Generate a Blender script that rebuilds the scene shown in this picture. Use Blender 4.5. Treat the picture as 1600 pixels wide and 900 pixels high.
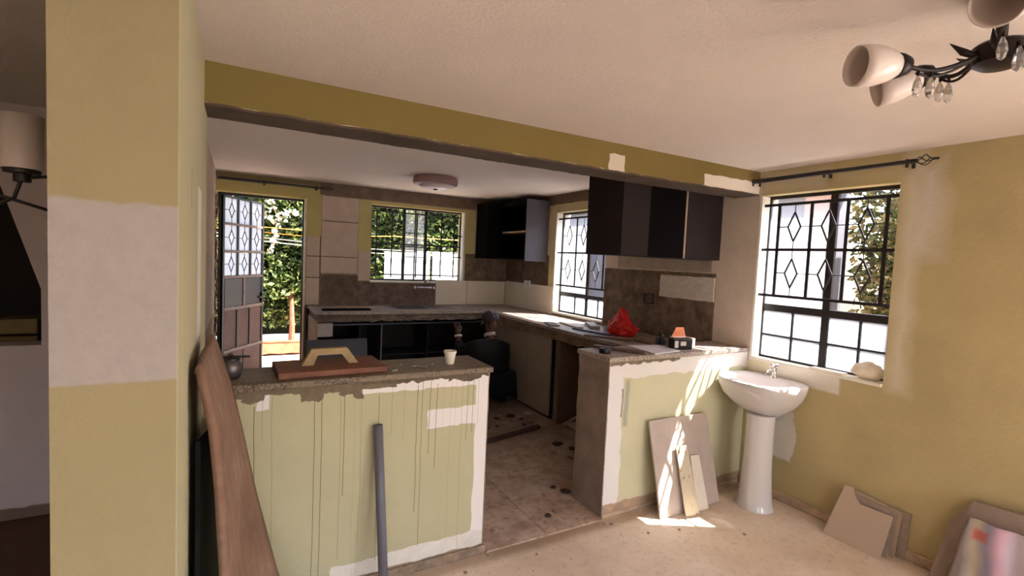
import bpy, bmesh, math, random
from mathutils import Vector, Matrix, Euler, noise as mnoise
random.seed(7)
for o in list(bpy.data.objects): bpy.data.objects.remove(o, do_unlink=True)
SC = bpy.context.scene
COL = SC.collection
# ------------------------------------------------------------------ camera
yaw, pitch, roll = 0.5104, -0.0568, 0.0454
fw = Vector((math.sin(yaw)*math.cos(pitch), math.cos(yaw)*math.cos(pitch), math.sin(pitch)))
rt = Vector((math.cos(yaw), -math.sin(yaw), 0)); up = rt.cross(fw)
rt2 = rt*math.cos(roll)+up*math.sin(roll); up2 = -rt*math.sin(roll)+up*math.cos(roll)
cam = bpy.data.cameras.new('camera'); co = bpy.data.objects.new('camera', cam); COL.objects.link(co)
co.matrix_world = Matrix(((rt2.x, up2.x, -fw.x, 0), (rt2.y, up2.y, -fw.y, 0), (rt2.z, up2.z, -fw.z, 1.55), (0, 0, 0, 1)))
cam.sensor_width = 36; cam.lens = 767.36/1600*36; cam.clip_start = .03
SC.camera = co
# ------------------------------------------------------------------ world, sun, fill lamps, exposure
w = bpy.data.worlds.new('sky'); SC.world = w; w.use_nodes = True
nt = w.node_tree; bg = nt.nodes['Background']
sky = nt.nodes.new('ShaderNodeTexSky'); sky.sky_type = 'NISHITA'; sky.sun_disc = False
sky.sun_elevation = math.radians(56); sky.sun_rotation = math.radians(119); sky.dust_density = 2.5
nt.links.new(sky.outputs[0], bg.inputs[0]); bg.inputs[1].default_value = .85
sl = bpy.data.lights.new('sun', 'SUN'); sl.energy = 24; sl.angle = math.radians(.55); sl.color = (1, .97, .94)
so = bpy.data.objects.new('sun', sl); COL.objects.link(so)
so.rotation_euler = Vector((-1, .55, -1.65)).to_track_quat('-Z', 'Y').to_euler()
def fill_light(name, loc, rot, sx, sy, e, c=(.84, .94, 1.08)):
    l = bpy.data.lights.new(name, 'AREA'); l.shape = 'RECTANGLE'; l.size = sx; l.size_y = sy; l.energy = e; l.color = c
    o = bpy.data.objects.new(name, l); COL.objects.link(o); o.location = loc; o.rotation_euler = rot; return o
R = math.radians
# unseen fill lamps added behind the viewer to brighten the room
fill_light('rear_fill_light', (-.9, -3.7, 1.2), (R(90), 0, 0), 1.8, 1.8, 2)
fill_light('rear_fill_light', (2.0, -3.7, .95), (R(90), 0, 0), 1.6, 1.6, 25)
fill_light('side_fill_light', (3.56, -1.6, 1.2), (0, R(90), 0), 1.7, 1.6, 26)
SC.view_settings.view_transform = 'Standard'; SC.view_settings.look = 'None'
SC.view_settings.gamma = 1; SC.view_settings.use_curve_mapping = False
SC.view_settings.exposure = 0.62

# ------------------------------------------------------------------ material helpers
def lin(h):
    if isinstance(h, str):
        v = [int(h[i:i+2], 16)/255 for i in (0, 2, 4)]
    else: v = [c/255 for c in h]
    return tuple([(c/12.92 if c <= .04045 else ((c+.055)/1.055)**2.4) for c in v]+[1])
class N:
    def __init__(s, name):
        s.m = bpy.data.materials.new(name); s.m.use_nodes = True; s.t = s.m.node_tree
        s.b = s.t.nodes['Principled BSDF']; s.out = s.t.nodes['Material Output']
        s.geo = s.t.nodes.new('ShaderNodeNewGeometry')
        s.pos = s.geo.outputs['Position']
    def n(s, ty, **k):
        x = s.t.nodes.new(ty)
        for a, b in k.items(): setattr(x, a, b)
        return x
    def l(s, a, b): s.t.links.new(a, b)
    def set(s, sock, v):
        if hasattr(v, 'links') or hasattr(v, 'is_linked'): s.l(v, sock)
        else: sock.default_value = v
    def math(s, op, a, b=0., clamp=False):
        x = s.n('ShaderNodeMath', operation=op, use_clamp=clamp); s.set(x.inputs[0], a); s.set(x.inputs[1], b); return x.outputs[0]
    def noise(s, scale, detail=4, rough=.6, vec=None, out=0, w=None):
        x = s.n('ShaderNodeTexNoise'); x.inputs['Scale'].default_value = scale; x.inputs['Detail'].default_value = detail
        x.inputs['Roughness'].default_value = rough; s.l(vec or s.pos, x.inputs['Vector']); return x.outputs[out]
    def mix(s, f, a, b):
        x = s.n('ShaderNodeMix', data_type='RGBA'); s.set(x.inputs[0], f); s.set(x.inputs[6], a); s.set(x.inputs[7], b); return x.outputs[2]
    def ramp(s, f, pts):
        x = s.n('ShaderNodeValToRGB'); s.l(f, x.inputs[0]); e = x.color_ramp.elements
        e[0].position, e[0].color = pts[0]; e[1].position, e[1].color = pts[-1]
        for p, c in pts[1:-1]:
            q = e.new(p); q.color = c
        return x.outputs[0]
    def warp(s, amp, scale, detail=4):
        nz = s.n('ShaderNodeTexNoise'); nz.inputs['Scale'].default_value = scale; nz.inputs['Detail'].default_value = detail; s.l(s.pos, nz.inputs['Vector'])
        v = s.n('ShaderNodeVectorMath', operation='SUBTRACT'); s.l(nz.outputs['Color'], v.inputs[0]); v.inputs[1].default_value = (.5, .5, .5)
        v2 = s.n('ShaderNodeVectorMath', operation='SCALE'); s.l(v.outputs[0], v2.inputs[0]); v2.inputs['Scale'].default_value = amp
        v3 = s.n('ShaderNodeVectorMath', operation='ADD'); s.l(v2.outputs[0], v3.inputs[0]); s.l(s.pos, v3.inputs[1])
        p = s.n('ShaderNodeSeparateXYZ'); s.l(v3.outputs[0], p.inputs[0]); return p.outputs
    def rect(s, sep, ax, r, soft=.004):
        a, b = sep['XYZ'.index(ax[0])], sep['XYZ'.index(ax[1])]
        m = s.math('MINIMUM', s.math('MINIMUM', s.math('SUBTRACT', a, r[0]), s.math('SUBTRACT', r[1], a)),
                   s.math('MINIMUM', s.math('SUBTRACT', b, r[2]), s.math('SUBTRACT', r[3], b)))
        return s.math('DIVIDE', m, soft, clamp=True)
    def bump(s, h, strength=.3, dist=.01):
        x = s.n('ShaderNodeBump'); x.inputs['Strength'].default_value = strength; x.inputs['Distance'].default_value = dist
        s.l(h, x.inputs['Height']); s.l(x.outputs[0], s.b.inputs['Normal'])
    def fin(s, col, rough=.8, metal=0, spec=.3):
        s.set(s.b.inputs['Base Color'], col); s.set(s.b.inputs['Roughness'], rough); s.b.inputs['Metallic'].default_value = metal
        s.b.inputs['Specular IOR Level'].default_value = spec; return s.m

def simple(name, c, rough=.6, metal=0, var=.12, scale=20, bump=.08, spec=.35):
    s = N(name); c = lin(c); d = tuple([x*(1-var) for x in c[:3]]+[1]); e = tuple([min(1, x*(1+var)) for x in c[:3]]+[1])
    nz = s.noise(scale); col = s.ramp(nz, [(.3, d), (.7, e)])
    if bump: s.bump(nz, bump, .004)
    return s.fin(col, rough, metal, spec)

def plaster(name, base, ax, layers, grain=45, bump=.35, var=.10, mott=3.0, rough=.9):
    """painted plaster with ragged patches: layers = (rect, colour, warp amp, warp scale, soft, mottle)"""
    s = N(name)
    def mott_col(c, v, sc):
        c = lin(c); d = tuple([x*(1-v) for x in c[:3]]+[1]); e = tuple([min(1, x*(1+v)) for x in c[:3]]+[1])
        return s.ramp(s.noise(sc, 6, .65), [(.3, d), (.7, e)])
    col = mott_col(base, var, mott); cache = {}
    for L in layers:
        r, c, amp, wsc, soft, mt = L
        k = (amp, wsc)
        if k not in cache: cache[k] = s.warp(amp, wsc)
        f = s.rect(cache[k], ax, r, soft)
        cc = mott_col(c, mt[0], mt[1]) if mt else lin(c)
        col = s.mix(f, col, cc)
    nz = s.noise(grain, 5, .7)
    s.bump(nz, bump, .006)
    return s.fin(col, rough, 0, .2)

# ------------------------------------------------------------------ geometry helpers
class MB:
    def __init__(s): s.bm = bmesh.new()
    def box(s, x0, x1, y0, y1, z0, z1, bev=0, M=None, seg=1):
        r = bmesh.ops.create_cube(s.bm, size=1); vs = r['verts']
        for v in vs: v.co = Vector((x0+(v.co.x+.5)*(x1-x0), y0+(v.co.y+.5)*(y1-y0), z0+(v.co.z+.5)*(z1-z0)))
        if bev:
            es = list({e for v in vs for e in v.link_edges})
            q = bmesh.ops.bevel(s.bm, geom=es, offset=bev, segments=seg, affect='EDGES', profile=.5)
            vs = list({v for f in q['faces'] for v in f.verts} | {v for v in vs if v.is_valid})
        if M: bmesh.ops.transform(s.bm, matrix=M, verts=vs)
        return s
    def tube(s, pts, r, n=8, caps=True):
        pts = [Vector(p) for p in pts]; rs = r if isinstance(r, (list, tuple)) else [r]*len(pts); rings = []
        for i, p in enumerate(pts):
            t = (pts[min(i+1, len(pts)-1)]-pts[max(i-1, 0)]).normalized()
            a = t.cross(Vector((0, 0, 1)) if abs(t.z) < .9 else Vector((1, 0, 0))).normalized(); b = t.cross(a)
            rings.append([s.bm.verts.new(p+(a*math.cos(2*math.pi*k/n)+b*math.sin(2*math.pi*k/n))*rs[i]) for k in range(n)])
        for q in range(len(rings)-1):
            for k in range(n): s.bm.faces.new((rings[q][k], rings[q][(k+1) % n], rings[q+1][(k+1) % n], rings[q+1][k]))
        if caps: s.bm.faces.new(rings[0][::-1]); s.bm.faces.new(rings[-1])
        return s
    def lathe(s, prof, n=24, M=None, cap0=True, cap1=True):
        M = M or Matrix(); rings = []
        for r, z in prof: rings.append([s.bm.verts.new(M @ Vector((r*math.cos(2*math.pi*k/n), r*math.sin(2*math.pi*k/n), z))) for k in range(n)])
        for q in range(len(rings)-1):
            for k in range(n): s.bm.faces.new((rings[q][k], rings[q][(k+1) % n], rings[q+1][(k+1) % n], rings[q+1][k]))
        if cap0: s.bm.faces.new(rings[0][::-1])
        if cap1: s.bm.faces.new(rings[-1])
        return s
    def prism(s, poly, d0, d1, M=None):
        """polygon in (u, v), extruded along w"""
        M = M or Matrix(); A = [s.bm.verts.new(M @ Vector((u, v, d0))) for u, v in poly]; B = [s.bm.verts.new(M @ Vector((u, v, d1))) for u, v in poly]
        n = len(poly); s.bm.faces.new(A[::-1]); s.bm.faces.new(B)
        for k in range(n): s.bm.faces.new((A[k], A[(k+1) % n], B[(k+1) % n], B[k]))
        return s
    def grid(s, f, nu, nv):
        V = [[s.bm.verts.new(f(i/nu, j/nv)) for j in range(nv+1)] for i in range(nu+1)]
        for i in range(nu):
            for j in range(nv): s.bm.faces.new((V[i][j], V[i+1][j], V[i+1][j+1], V[i][j+1]))
        return s
    def build(s, name, mat, parent=None, smooth=False, mods=(), angle=None):
        bmesh.ops.recalc_face_normals(s.bm, faces=s.bm.faces)
        me = bpy.data.meshes.new(name); s.bm.to_mesh(me); s.bm.free()
        me.materials.append(mat)
        o = bpy.data.objects.new(name, me); COL.objects.link(o)
        if parent: o.parent = parent
        if smooth:
            for p in me.polygons: p.use_smooth = True
            if angle:
                try: me.set_sharp_from_angle(angle=math.radians(angle))
                except Exception: pass
        return o
def empty(name, loc=(0, 0, 0), rz=0, rot=None):
    o = bpy.data.objects.new(name, None); COL.objects.link(o); o.location = loc; o.rotation_euler = rot or (0, 0, rz); o.empty_display_size = .1; return o
def tag(o, label=None, cat=None, group=None, kind=None):
    if label: o['label'] = label
    if cat: o['category'] = cat
    if group: o['group'] = group
    if kind: o['kind'] = kind
    return o
def struct(o, label, cat): return tag(o, label, cat, kind='structure')
def solid(o, t, off=0):
    m = o.modifiers.new('thickness', 'SOLIDIFY'); m.thickness = t; m.offset = off; return o
def wallholes(mb, ax, c0, c1, a0, a1, z0, z1, holes):
    """wall slab normal to axis ax between c0..c1, spanning a0..a1, with rectangular holes (a0,a1,z0,z1)"""
    As = sorted({a0, a1, *[h[0] for h in holes], *[h[1] for h in holes]}); Zs = sorted({z0, z1, *[h[2] for h in holes], *[h[3] for h in holes]})
    def hole(i, j):
        am = (As[i]+As[i+1])/2; zm = (Zs[j]+Zs[j+1])/2
        return any(h[0] < am < h[1] and h[2] < zm < h[3] for h in holes)
    na, nz = len(As)-1, len(Zs)-1; bm = mb.bm; vc = {}
    def P(a, c, z):
        k = (round(a, 5), c, round(z, 5))
        if k not in vc: vc[k] = bm.verts.new((c, a, z) if ax == 'x' else (a, c, z))
        return vc[k]
    sol = lambda i, j: 0 <= i < na and 0 <= j < nz and not hole(i, j)
    for i in range(na):
        for j in range(nz):
            if not sol(i, j): continue
            A0, A1, Z0, Z1 = As[i], As[i+1], Zs[j], Zs[j+1]
            for c in (c0, c1): bm.faces.new((P(A0, c, Z0), P(A1, c, Z0), P(A1, c, Z1), P(A0, c, Z1)))
            if not sol(i-1, j): bm.faces.new((P(A0, c0, Z0), P(A0, c1, Z0), P(A0, c1, Z1), P(A0, c0, Z1)))
            if not sol(i+1, j): bm.faces.new((P(A1, c0, Z0), P(A1, c1, Z0), P(A1, c1, Z1), P(A1, c0, Z1)))
            if not sol(i, j-1): bm.faces.new((P(A0, c0, Z0), P(A1, c0, Z0), P(A1, c1, Z0), P(A0, c1, Z0)))
            if not sol(i, j+1): bm.faces.new((P(A0, c0, Z1), P(A1, c0, Z1), P(A1, c1, Z1), P(A0, c1, Z1)))
    return mb

# ------------------------------------------------------------------ colours
OCH = (196, 182, 118); OLIVE = (186, 178, 122); WHT = (226, 220, 214); RAW = (98, 84, 72); RAWD = (74, 60, 50); GRY = (150, 138, 124); CEIL = (222, 208, 198)
XW, YF, YB = 3.242, 2.245, 5.985
# ------------------------------------------------------------------ materials of the shell
# right wall: ochre in the living room, filler touch-ups round the window, bare render in the kitchen
m_wr = plaster('wall_right_paint', (190, 172, 128), 'YZ', [
    ((1.24, 1.40, .86, 2.30), (224, 214, 192), .10, 5, .12, None),
    ((1.14, 1.36, 1.62, 2.24), (216, 206, 190), .16, 4, .12, None),
    ((1.75, 2.26, 2.07, 2.26), (206, 190, 158), .04, 6, .06, None),
    ((1.30, 1.75, 2.10, 2.20), (206, 190, 150), .06, 6, .06, None),
    ((1.60, 2.26, .80, .95), (232, 222, 206), .05, 9, .02, None),
    ((2.03, 2.30, .55, 1.3), (222, 208, 178), .10, 6, .06, None),
    ((1.86, 2.02, .28, .62), (216, 208, 200), .12, 7, .012, (.06, 12)),
    ((-3.6, 2.3, -.1, .062), (196, 172, 146), .02, 12, .01, None),
    ((2.225, 9, .90, 2.5), (212, 194, 178), 0.0, 5, .002, (.10, 6)),       # bare render
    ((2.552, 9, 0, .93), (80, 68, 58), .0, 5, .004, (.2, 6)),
    ((2.552, 3.9, .93, 1.52), (122, 102, 88), .012, 20, .01, (.45, 9)),
    ((2.56, 3.13, 1.29, 1.485), (205, 192, 178), .018, 14, .004, (.08, 20)),
    ((2.6, 3.7, 1.52, 1.66), (172, 156, 140), .02, 12, .008, (.12, 10)),
    ((3.89, 6, .93, 1.63), (114, 94, 78), .02, 14, .01, (.4, 10)),
    ((3.80, 5.0, 2.12, 2.23), (196, 180, 140), .01, 12, .006, None),
    ((4.80, 4.92, .9, 2.2), (214, 198, 150), .01, 12, .006, None),
    ((3.60, 6.1, 2.215, 2.4), (112, 94, 76), .02, 12, .006, (.2, 9)),
], mott=2.2)
m_wb = plaster('wall_back_paint', (150, 134, 118), 'XZ', [
    ((-1, .86, .0, 2.285), (196, 180, 118), .012, 12, .004, (.08, 4)),
    ((-1, .86, 2.285, 2.5), (132, 116, 80), .01, 10, .008, None),  # darker band: shade over the door painted into the wall colour
    ((.66, .84, 0, 1.72), (128, 112, 98), .01, 12, .004, None),
    ((.80, 3.3, 2.19, 2.5), (126, 106, 92), .02, 12, .006, (.25, 8)),
    ((1.235, 2.75, 1.20, 2.185), (198, 184, 128), .012, 14, .003, (.06, 5)),
    ((2.745, 3.3, 1.6, 2.19), (176, 160, 144), .02, 12, .006, (.08, 8)),
    ((2.62, 3.3, .93, 1.61), (116, 96, 82), .015, 14, .006, (.45, 10)),
    ((.83, 1.25, .93, 1.29), (108, 90, 78), .01, 12, .006, (.4, 10)),
    ((1.2, 2.64, .93, 1.222), (112, 92, 82), .008, 14, .004, (.5, 9)),
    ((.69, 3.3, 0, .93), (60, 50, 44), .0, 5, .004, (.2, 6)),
], mott=3, grain=35, bump=.5)
m_ceil = plaster('ceiling_paint', CEIL, 'XY', [], grain=70, bump=.8, var=.05, mott=1.2)
m_ceilk = plaster('kitchen_ceiling_paint', (240, 228, 220), 'XY', [], grain=70, bump=.4, var=.04, mott=1.2)
m_beam = plaster('beam_paint', (132, 114, 66), 'XZ', [
    ((1.86, 1.98, 2.095, 2.19), (222, 208, 190), .05, 12, .004, None),
    ((2.66, 3.26, 2.0, 2.178), (232, 220, 204), .03, 10, .006, None),
    ((-.2, 3.2, 2.085, 2.0975), (196, 182, 150), .02, 16, .002, None),
], mott=2, var=.06)
m_beamu = plaster('beam_underside', (92, 78, 68), 'XY', [], grain=30, bump=.6, var=.22, mott=5)
m_pil = plaster('pillar_paint', (158, 144, 110), 'XZ', [
    ((-.9, .3, 1.236, 1.64), (168, 157, 152), .02, 22, .008, (.05, 30)),
], mott=2.0, var=.05, grain=60)
m_pils = plaster('pillar_side_paint', (186, 178, 146), 'YZ', [
    ((1.96, 2.13, .7, 1.75), (222, 214, 206), .02, 12, .006, None),
    ((1.70, 1.708, 1.66, 1.78), (50, 40, 34), .004, 12, .002, None),
], mott=2.0, var=.06)
drips = []
rr = random.Random(3)
for x, z0, z1 in [(-.02, .35, .93), (.07, .2, .9), (.10, .75, .93), (.135, .0, .95), (.30, .05, .93), (.33, .02, .93), (.41, .15, .9), (.425, .45, .93), (.47, .0, .95), (.50, .2, .9), (.58, .1, .9), (.64, .7, .96),
                  (.70, .65, .96), (.765, .3, .93), (.79, .12, .95), (.83, .58, .95), (.865, .5, .93), (.90, .62, .96), (.94, .10, .93), (.965, .66, .95), (1.0, .05, .93), (1.03, .62, .95), (1.06, .66, .95), (1.09, .7, .93)]:
    wd = rr.choice([.0010, .0014, .0019]); drips.append(((x-wd, x+wd, z0, z1), rr.choice([(84, 74, 58), (112, 102, 76), (130, 120, 84)]), .03, 1.6, .0016, None))
m_pen = plaster('half_wall_paint', (184, 176, 144), 'XZ', [
    ((.50, 1.3, .905, 1.1), (228, 220, 216), .03, 16, .003, None),
    ((.07, .125, .88, 1.0), (228, 220, 216), .03, 14, .003, None),
    ((.815, 1.2, .705, .80), (228, 220, 216), .03, 14, .003, None),
    ((1.075, 1.3, .045, .98), (228, 220, 216), .035, 10, .003, None),
    ((.38, 1.3, .045, .125), (216, 208, 198), .05, 9, .003, (.1, 14)),
    ((-.5, 1.3, -.1, .052), (150, 130, 110), .05, 12, .004, (.3, 14)),
] + drips + [
    ((-.5, .66, .935, 1.1), (116, 102, 84), .07, 9, .003, (.2, 20)),
    ((.02, .10, .915, 1.1), (116, 102, 84), .09, 12, .003, (.2, 20)),
    ((.24, .34, .905, 1.1), (116, 102, 84), .10, 10, .003, (.2, 20)),
    ((.40, .52, .90, 1.1), (116, 102, 84), .10, 10, .003, (.2, 20)),
    ((.5, 1.3, .948, 1.1), (104, 90, 76), .05, 18, .003, (.3, 20)),
    ((.92, 1.10, .935, 1.1), (104, 90, 76), .06, 18, .003, (.3, 20)),
], var=.05, mott=4, grain=50, bump=.25)
m_pen2 = plaster('half_wall_right_paint', (204, 197, 164), 'XZ', [  # paler than the left half wall: window glow put into the colour
    ((1.9, 3.3, .86, 1.1), (226, 219, 212), .05, 9, .003, None),
    ((1.9, 2.075, .04, 1.1), (226, 219, 216), .05, 8, .003, None),
    ((2.075, 2.13, .55, .86), (170, 166, 146), .04, 10, .02, None),
    ((2.06, 2.075, .62, .8), (140, 128, 104), .03, 10, .004, None),
    ((1.9, 3.3, -.1, .085), (176, 148, 124), .04, 12, .008, (.2, 12)),
    ((1.9, 2.55, .942, 1.1), (130, 114, 98), .045, 18, .003, (.3, 24)),
], var=.06, mott=3, grain=50, bump=.25)
m_raw = plaster('raw_render', (148, 130, 118), 'XZ', [], grain=30, bump=.7, var=.22, mott=6)
m_rawd = plaster('raw_concrete', (116, 100, 88), 'XZ', [], grain=18, bump=1.0, var=.45, mott=9)
m_ledge = simple('sill_plaster', (236, 226, 208), .8, var=.04, scale=15)
m_wl = plaster('wall_left_paint', (190, 172, 158), 'YZ', [
    ((2.3, 5.9, 0, .9), (150, 130, 116), .05, 8, .01, None),
    ((5.86, 5.99, .5, 2.12), (120, 92, 76), .06, 14, .01, (.4, 20)),
    ((3.2, 3.26, .9, 1.6), (120, 100, 90), .06, 10, .006, (.4, 20)),
], mott=3)
m_far = plaster('wall_far_paint', (198, 182, 184), 'XZ', [((-5, .5, -.1, .07), (120, 100, 90), .03, 10, .01, None)], var=.06)
m_plain = plaster('living_paint', (190, 176, 130), 'XZ', [], var=.05)
# floor screed, with a brown finish, partly painted-in shade, beyond the pillar
s = N('floor_screed')
big = s.noise(1.6, 5, .6); fine = s.noise(22, 6, .7); col = s.ramp(big, [(.3, lin((208, 186, 164))), (.5, lin((224, 204, 184))), (.7, lin((236, 220, 204)))])
col = s.mix(s.math('MULTIPLY', s.ramp(fine, [(.52, (0, 0, 0, 1)), (.75, (1, 1, 1, 1))]), .35), col, lin((140, 112, 86)))
sp = s.noise(60, 2, .5); col = s.mix(s.ramp(sp, [(.70, (0, 0, 0, 1)), (.74, (1, 1, 1, 1))]), col, lin((96, 72, 56)))
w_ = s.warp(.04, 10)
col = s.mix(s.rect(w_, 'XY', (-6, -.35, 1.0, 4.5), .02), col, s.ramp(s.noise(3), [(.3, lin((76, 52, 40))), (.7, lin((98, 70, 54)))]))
for r_ in ((.6, 3.3, 2.12, 2.26), (1.15, 1.95, 2.15, 2.3)):
    col = s.mix(s.math('MULTIPLY', s.rect(w_, 'XY', r_, .05), .6), col, lin((150, 122, 98)))
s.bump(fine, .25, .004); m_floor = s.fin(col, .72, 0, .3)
# ceramic floor tiles, dirty
s = N('dirty_floor_tile')
d1 = s.noise(5, 6, .7); d2 = s.noise(16, 5, .75)
col = s.ramp(d1, [(.3, lin((146, 118, 100))), (.6, lin((196, 172, 154)))])
col = s.mix(s.ramp(d2, [(.52, (0, 0, 0, 1)), (.70, (1, 1, 1, 1))]), col, lin((132, 100, 80)))
sep = s.warp(.3, 2)
col = s.mix(s.math('MULTIPLY', s.math('DIVIDE', s.math('SUBTRACT', sep[1], 3.0), .7, clamp=True), .45), col, lin((70, 48, 36)))
s.bump(d2, .2, .004); m_ft = s.fin(col, .5, 0, .4)
m_wt = simple('wall_tile_back_face', (202, 180, 163), .75, var=.07, scale=9, bump=.2)
m_wt2 = simple('glazed_wall_tile', (222, 208, 190), .35, var=.04, scale=6, bump=.02, spec=.5)
m_grout = simple('grout', (90, 74, 62), .9)
m_blk = simple('black_painted_steel', (34, 26, 26), .45, var=.2, spec=.5)
m_blk2 = simple('brown_primer_steel', (92, 58, 46), .55, var=.25, scale=8)
m_wht_m = simple('pale_steel_rod', (206, 196, 190), .5)
# window glass kinds
def glass(name, tint, trans, rough=.3, frost=.5):
    s = N(name); t = s.n('ShaderNodeBsdfTransparent'); t.inputs[0].default_value = tint
    tl = s.n('ShaderNodeBsdfTranslucent'); tl.inputs[0].default_value = tint
    gl = s.n('ShaderNodeBsdfGlossy'); gl.inputs[1].default_value = rough
    a = s.n('ShaderNodeMixShader'); a.inputs[0].default_value = frost; s.l(t.outputs[0], a.inputs[1]); s.l(tl.outputs[0], a.inputs[2])
    b = s.n('ShaderNodeMixShader'); b.inputs[0].default_value = .06; s.l(a.outputs[0], b.inputs[1]); s.l(gl.outputs[0], b.inputs[2])
    s.l(b.outputs[0], s.out.inputs[0]); s.t.nodes.remove(s.b); return s.m
g_frost = glass('frosted_glass', (.62, .65, .69, 1), 1, .5, .75)
g_semi = glass('hazy_glass', (.90, .92, .95, 1), 1, .2, .15)
g_clear = glass('clear_glass', (.96, .97, .97, 1), 1, .02, .03)
g_door = glass('door_glass', (.85, .85, .88, 1), 1, .3, .55)

# ------------------------------------------------------------------ shell
ZC, ZK, ZB = 2.253, 2.334, 2.093
W_L = (1.384, 2.227, .927, 2.086); W_K = (3.885, 4.80, .962, 2.125); W_B = (1.39, 2.594, 1.226, 2.141); D_B = (-.205, .662, 0, 2.138)
struct(wallholes(MB(), 'x', XW, XW+.2, -3.7, 6.185, -.05, 2.6, [W_L, W_K, (-2.4, -.8, .3, 2.1)]).build('wall_right', m_wr), 'long right-hand wall, ochre painted in front and bare render in the kitchen', 'wall')  # rearmost opening is added out of view to let in bounce light
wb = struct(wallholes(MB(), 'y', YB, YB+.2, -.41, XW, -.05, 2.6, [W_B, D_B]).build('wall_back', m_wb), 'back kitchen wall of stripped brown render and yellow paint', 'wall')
wl = MB(); wl.box(-.41, -.21, YF+.201, YB, -.05, 2.6)
struct(wl.build('wall_left', m_wl), 'left kitchen wall, pale plaster with a broken edge beside the open door', 'wall')
pm = MB(); pm.box(-.342, -.12, 1.35, YF+.2, 0, ZC+.3)
pil = pm.build('pillar', m_pil); struct(pil, 'ochre plastered pillar with a square of pale filler at mid height', 'pillar')
sp_ = MB(); sp_.box(-.1205, -.1185, 1.3505, YF+.199, 0, ZC+.002)
sp_.build('plaster_face', m_pils, pil)['label'] = 'paler side face of the pillar with a filler strip'
br = []
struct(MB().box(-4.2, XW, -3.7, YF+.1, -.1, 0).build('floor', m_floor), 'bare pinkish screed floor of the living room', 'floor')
flb = MB(); flb.box(-4.2, -.21, YF+.1, 4.8, -.1, 0); flb.box(-.21, XW, YF+.1, 6.185, -.1, 0)
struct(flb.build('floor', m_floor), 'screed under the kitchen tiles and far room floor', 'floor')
struct(MB().box(-4.2, XW, -3.7, YF, ZC, ZC+.12).build('ceiling', m_ceil), 'rough off-white living room ceiling', 'ceiling')
struct(MB().box(-.21, XW, YF+.2, YB, ZK, ZK+.12).build('ceiling', m_ceilk), 'smooth pale kitchen ceiling behind the beam', 'ceiling')
struct(MB().box(-4.2, -.41, YF, 4.8, ZC, ZC+.12).build('ceiling', m_ceil), 'shaded ceiling of the room left of the pillar', 'ceiling')
bm_ = MB().box(-.12, XW, YF, YF+.2, ZB, ZC+.3).build('beam', m_beam); struct(bm_, 'olive painted beam crossing the room above the two counters', 'beam')
# ragged bare underside of the beam
def und(u, v):
    x = -.12+u*(XW+.12); e = .004*mnoise.noise(Vector((x*9, 0, 0)))
    return Vector((x, YF-.002+v*.204, ZB-.006-.005*abs(mnoise.noise(Vector((x*14, v*5, 3))))-(e if v < .5 else 0)))
o = MB().grid(und, 120, 4).build('bare_underside', m_beamu, bm_); solid(o, .01, 1)
# unseen rear and side walls; openings added to let light in from behind
struct(wallholes(MB(), 'y', -3.7, -3.5, -4.2, XW, 0, 2.4, [(-1.9, .1, .3, 2.1), (1.2, 2.8, .15, 1.75)]).build('wall_rear', m_plain), 'rear living room wall behind the viewer with two openings added to let light in', 'wall')
struct(MB().box(-4.2, -4.0, -3.5, 4.8, 0, 2.4).build('wall_side', m_plain), 'far left living room wall', 'wall')
# far wall seen left of the pillar, with the dark stair opening
fwm = MB()
def quad_wall(mb, pts, y0, y1): mb.prism([(x, z) for x, z in pts], y0, y1, Matrix(((1, 0, 0, 0), (0, 0, 1, 0), (0, 1, 0, 0), (0, 0, 0, 1))))
quad_wall(fwm, [(-.941, 0), (-.41, 0), (-.41, 2.36), (-1.25, 2.36), (-1.25, 2.26), (-1.10, 1.83), (-.941, 1.275)], 3.6, 3.75)
quad_wall(fwm, [(-.941, 0), (-.941, .965), (-3.0, .965), (-3.0, 0)], 3.6, 3.75)
quad_wall(fwm, [(-3.0, 0), (-3.0, 2.36), (-4.0, 2.36), (-4.0, 0)], 3.6, 3.75)
quad_wall(fwm, [(-1.25, 2.26), (-1.25, 2.36), (-3.0, 2.36), (-3.0, 2.26)], 3.6, 3.75)
struct(fwm.build('wall_far', m_far), 'mauve far wall with a slanting dark opening left of the pillar', 'wall')
m_dark = simple('room_shade_paint', (44, 34, 30), .9)  # near-black wall colour paints in the gloom of the unlit room
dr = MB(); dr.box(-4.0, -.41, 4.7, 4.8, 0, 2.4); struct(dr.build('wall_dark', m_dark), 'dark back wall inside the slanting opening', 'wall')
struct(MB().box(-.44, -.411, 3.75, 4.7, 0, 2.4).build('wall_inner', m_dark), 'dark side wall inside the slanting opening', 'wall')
cr = empty('wooden_crate', (-1.10, 3.9, 0)); tag(cr, 'dim wooden crate inside the dark opening left of the pillar', 'crate')
m_cr = simple('crate_wood', (110, 92, 60), .8, scale=12)
for k, z in enumerate((.70, .80, .90, 1.0)): MB().box(-.09, .09, -.1, .1, z, z+.085, .004).build('slat', m_cr, cr)
MB().box(-.085, .085, -.09, .09, 0, .70, .005).build('body', m_cr, cr)
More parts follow.
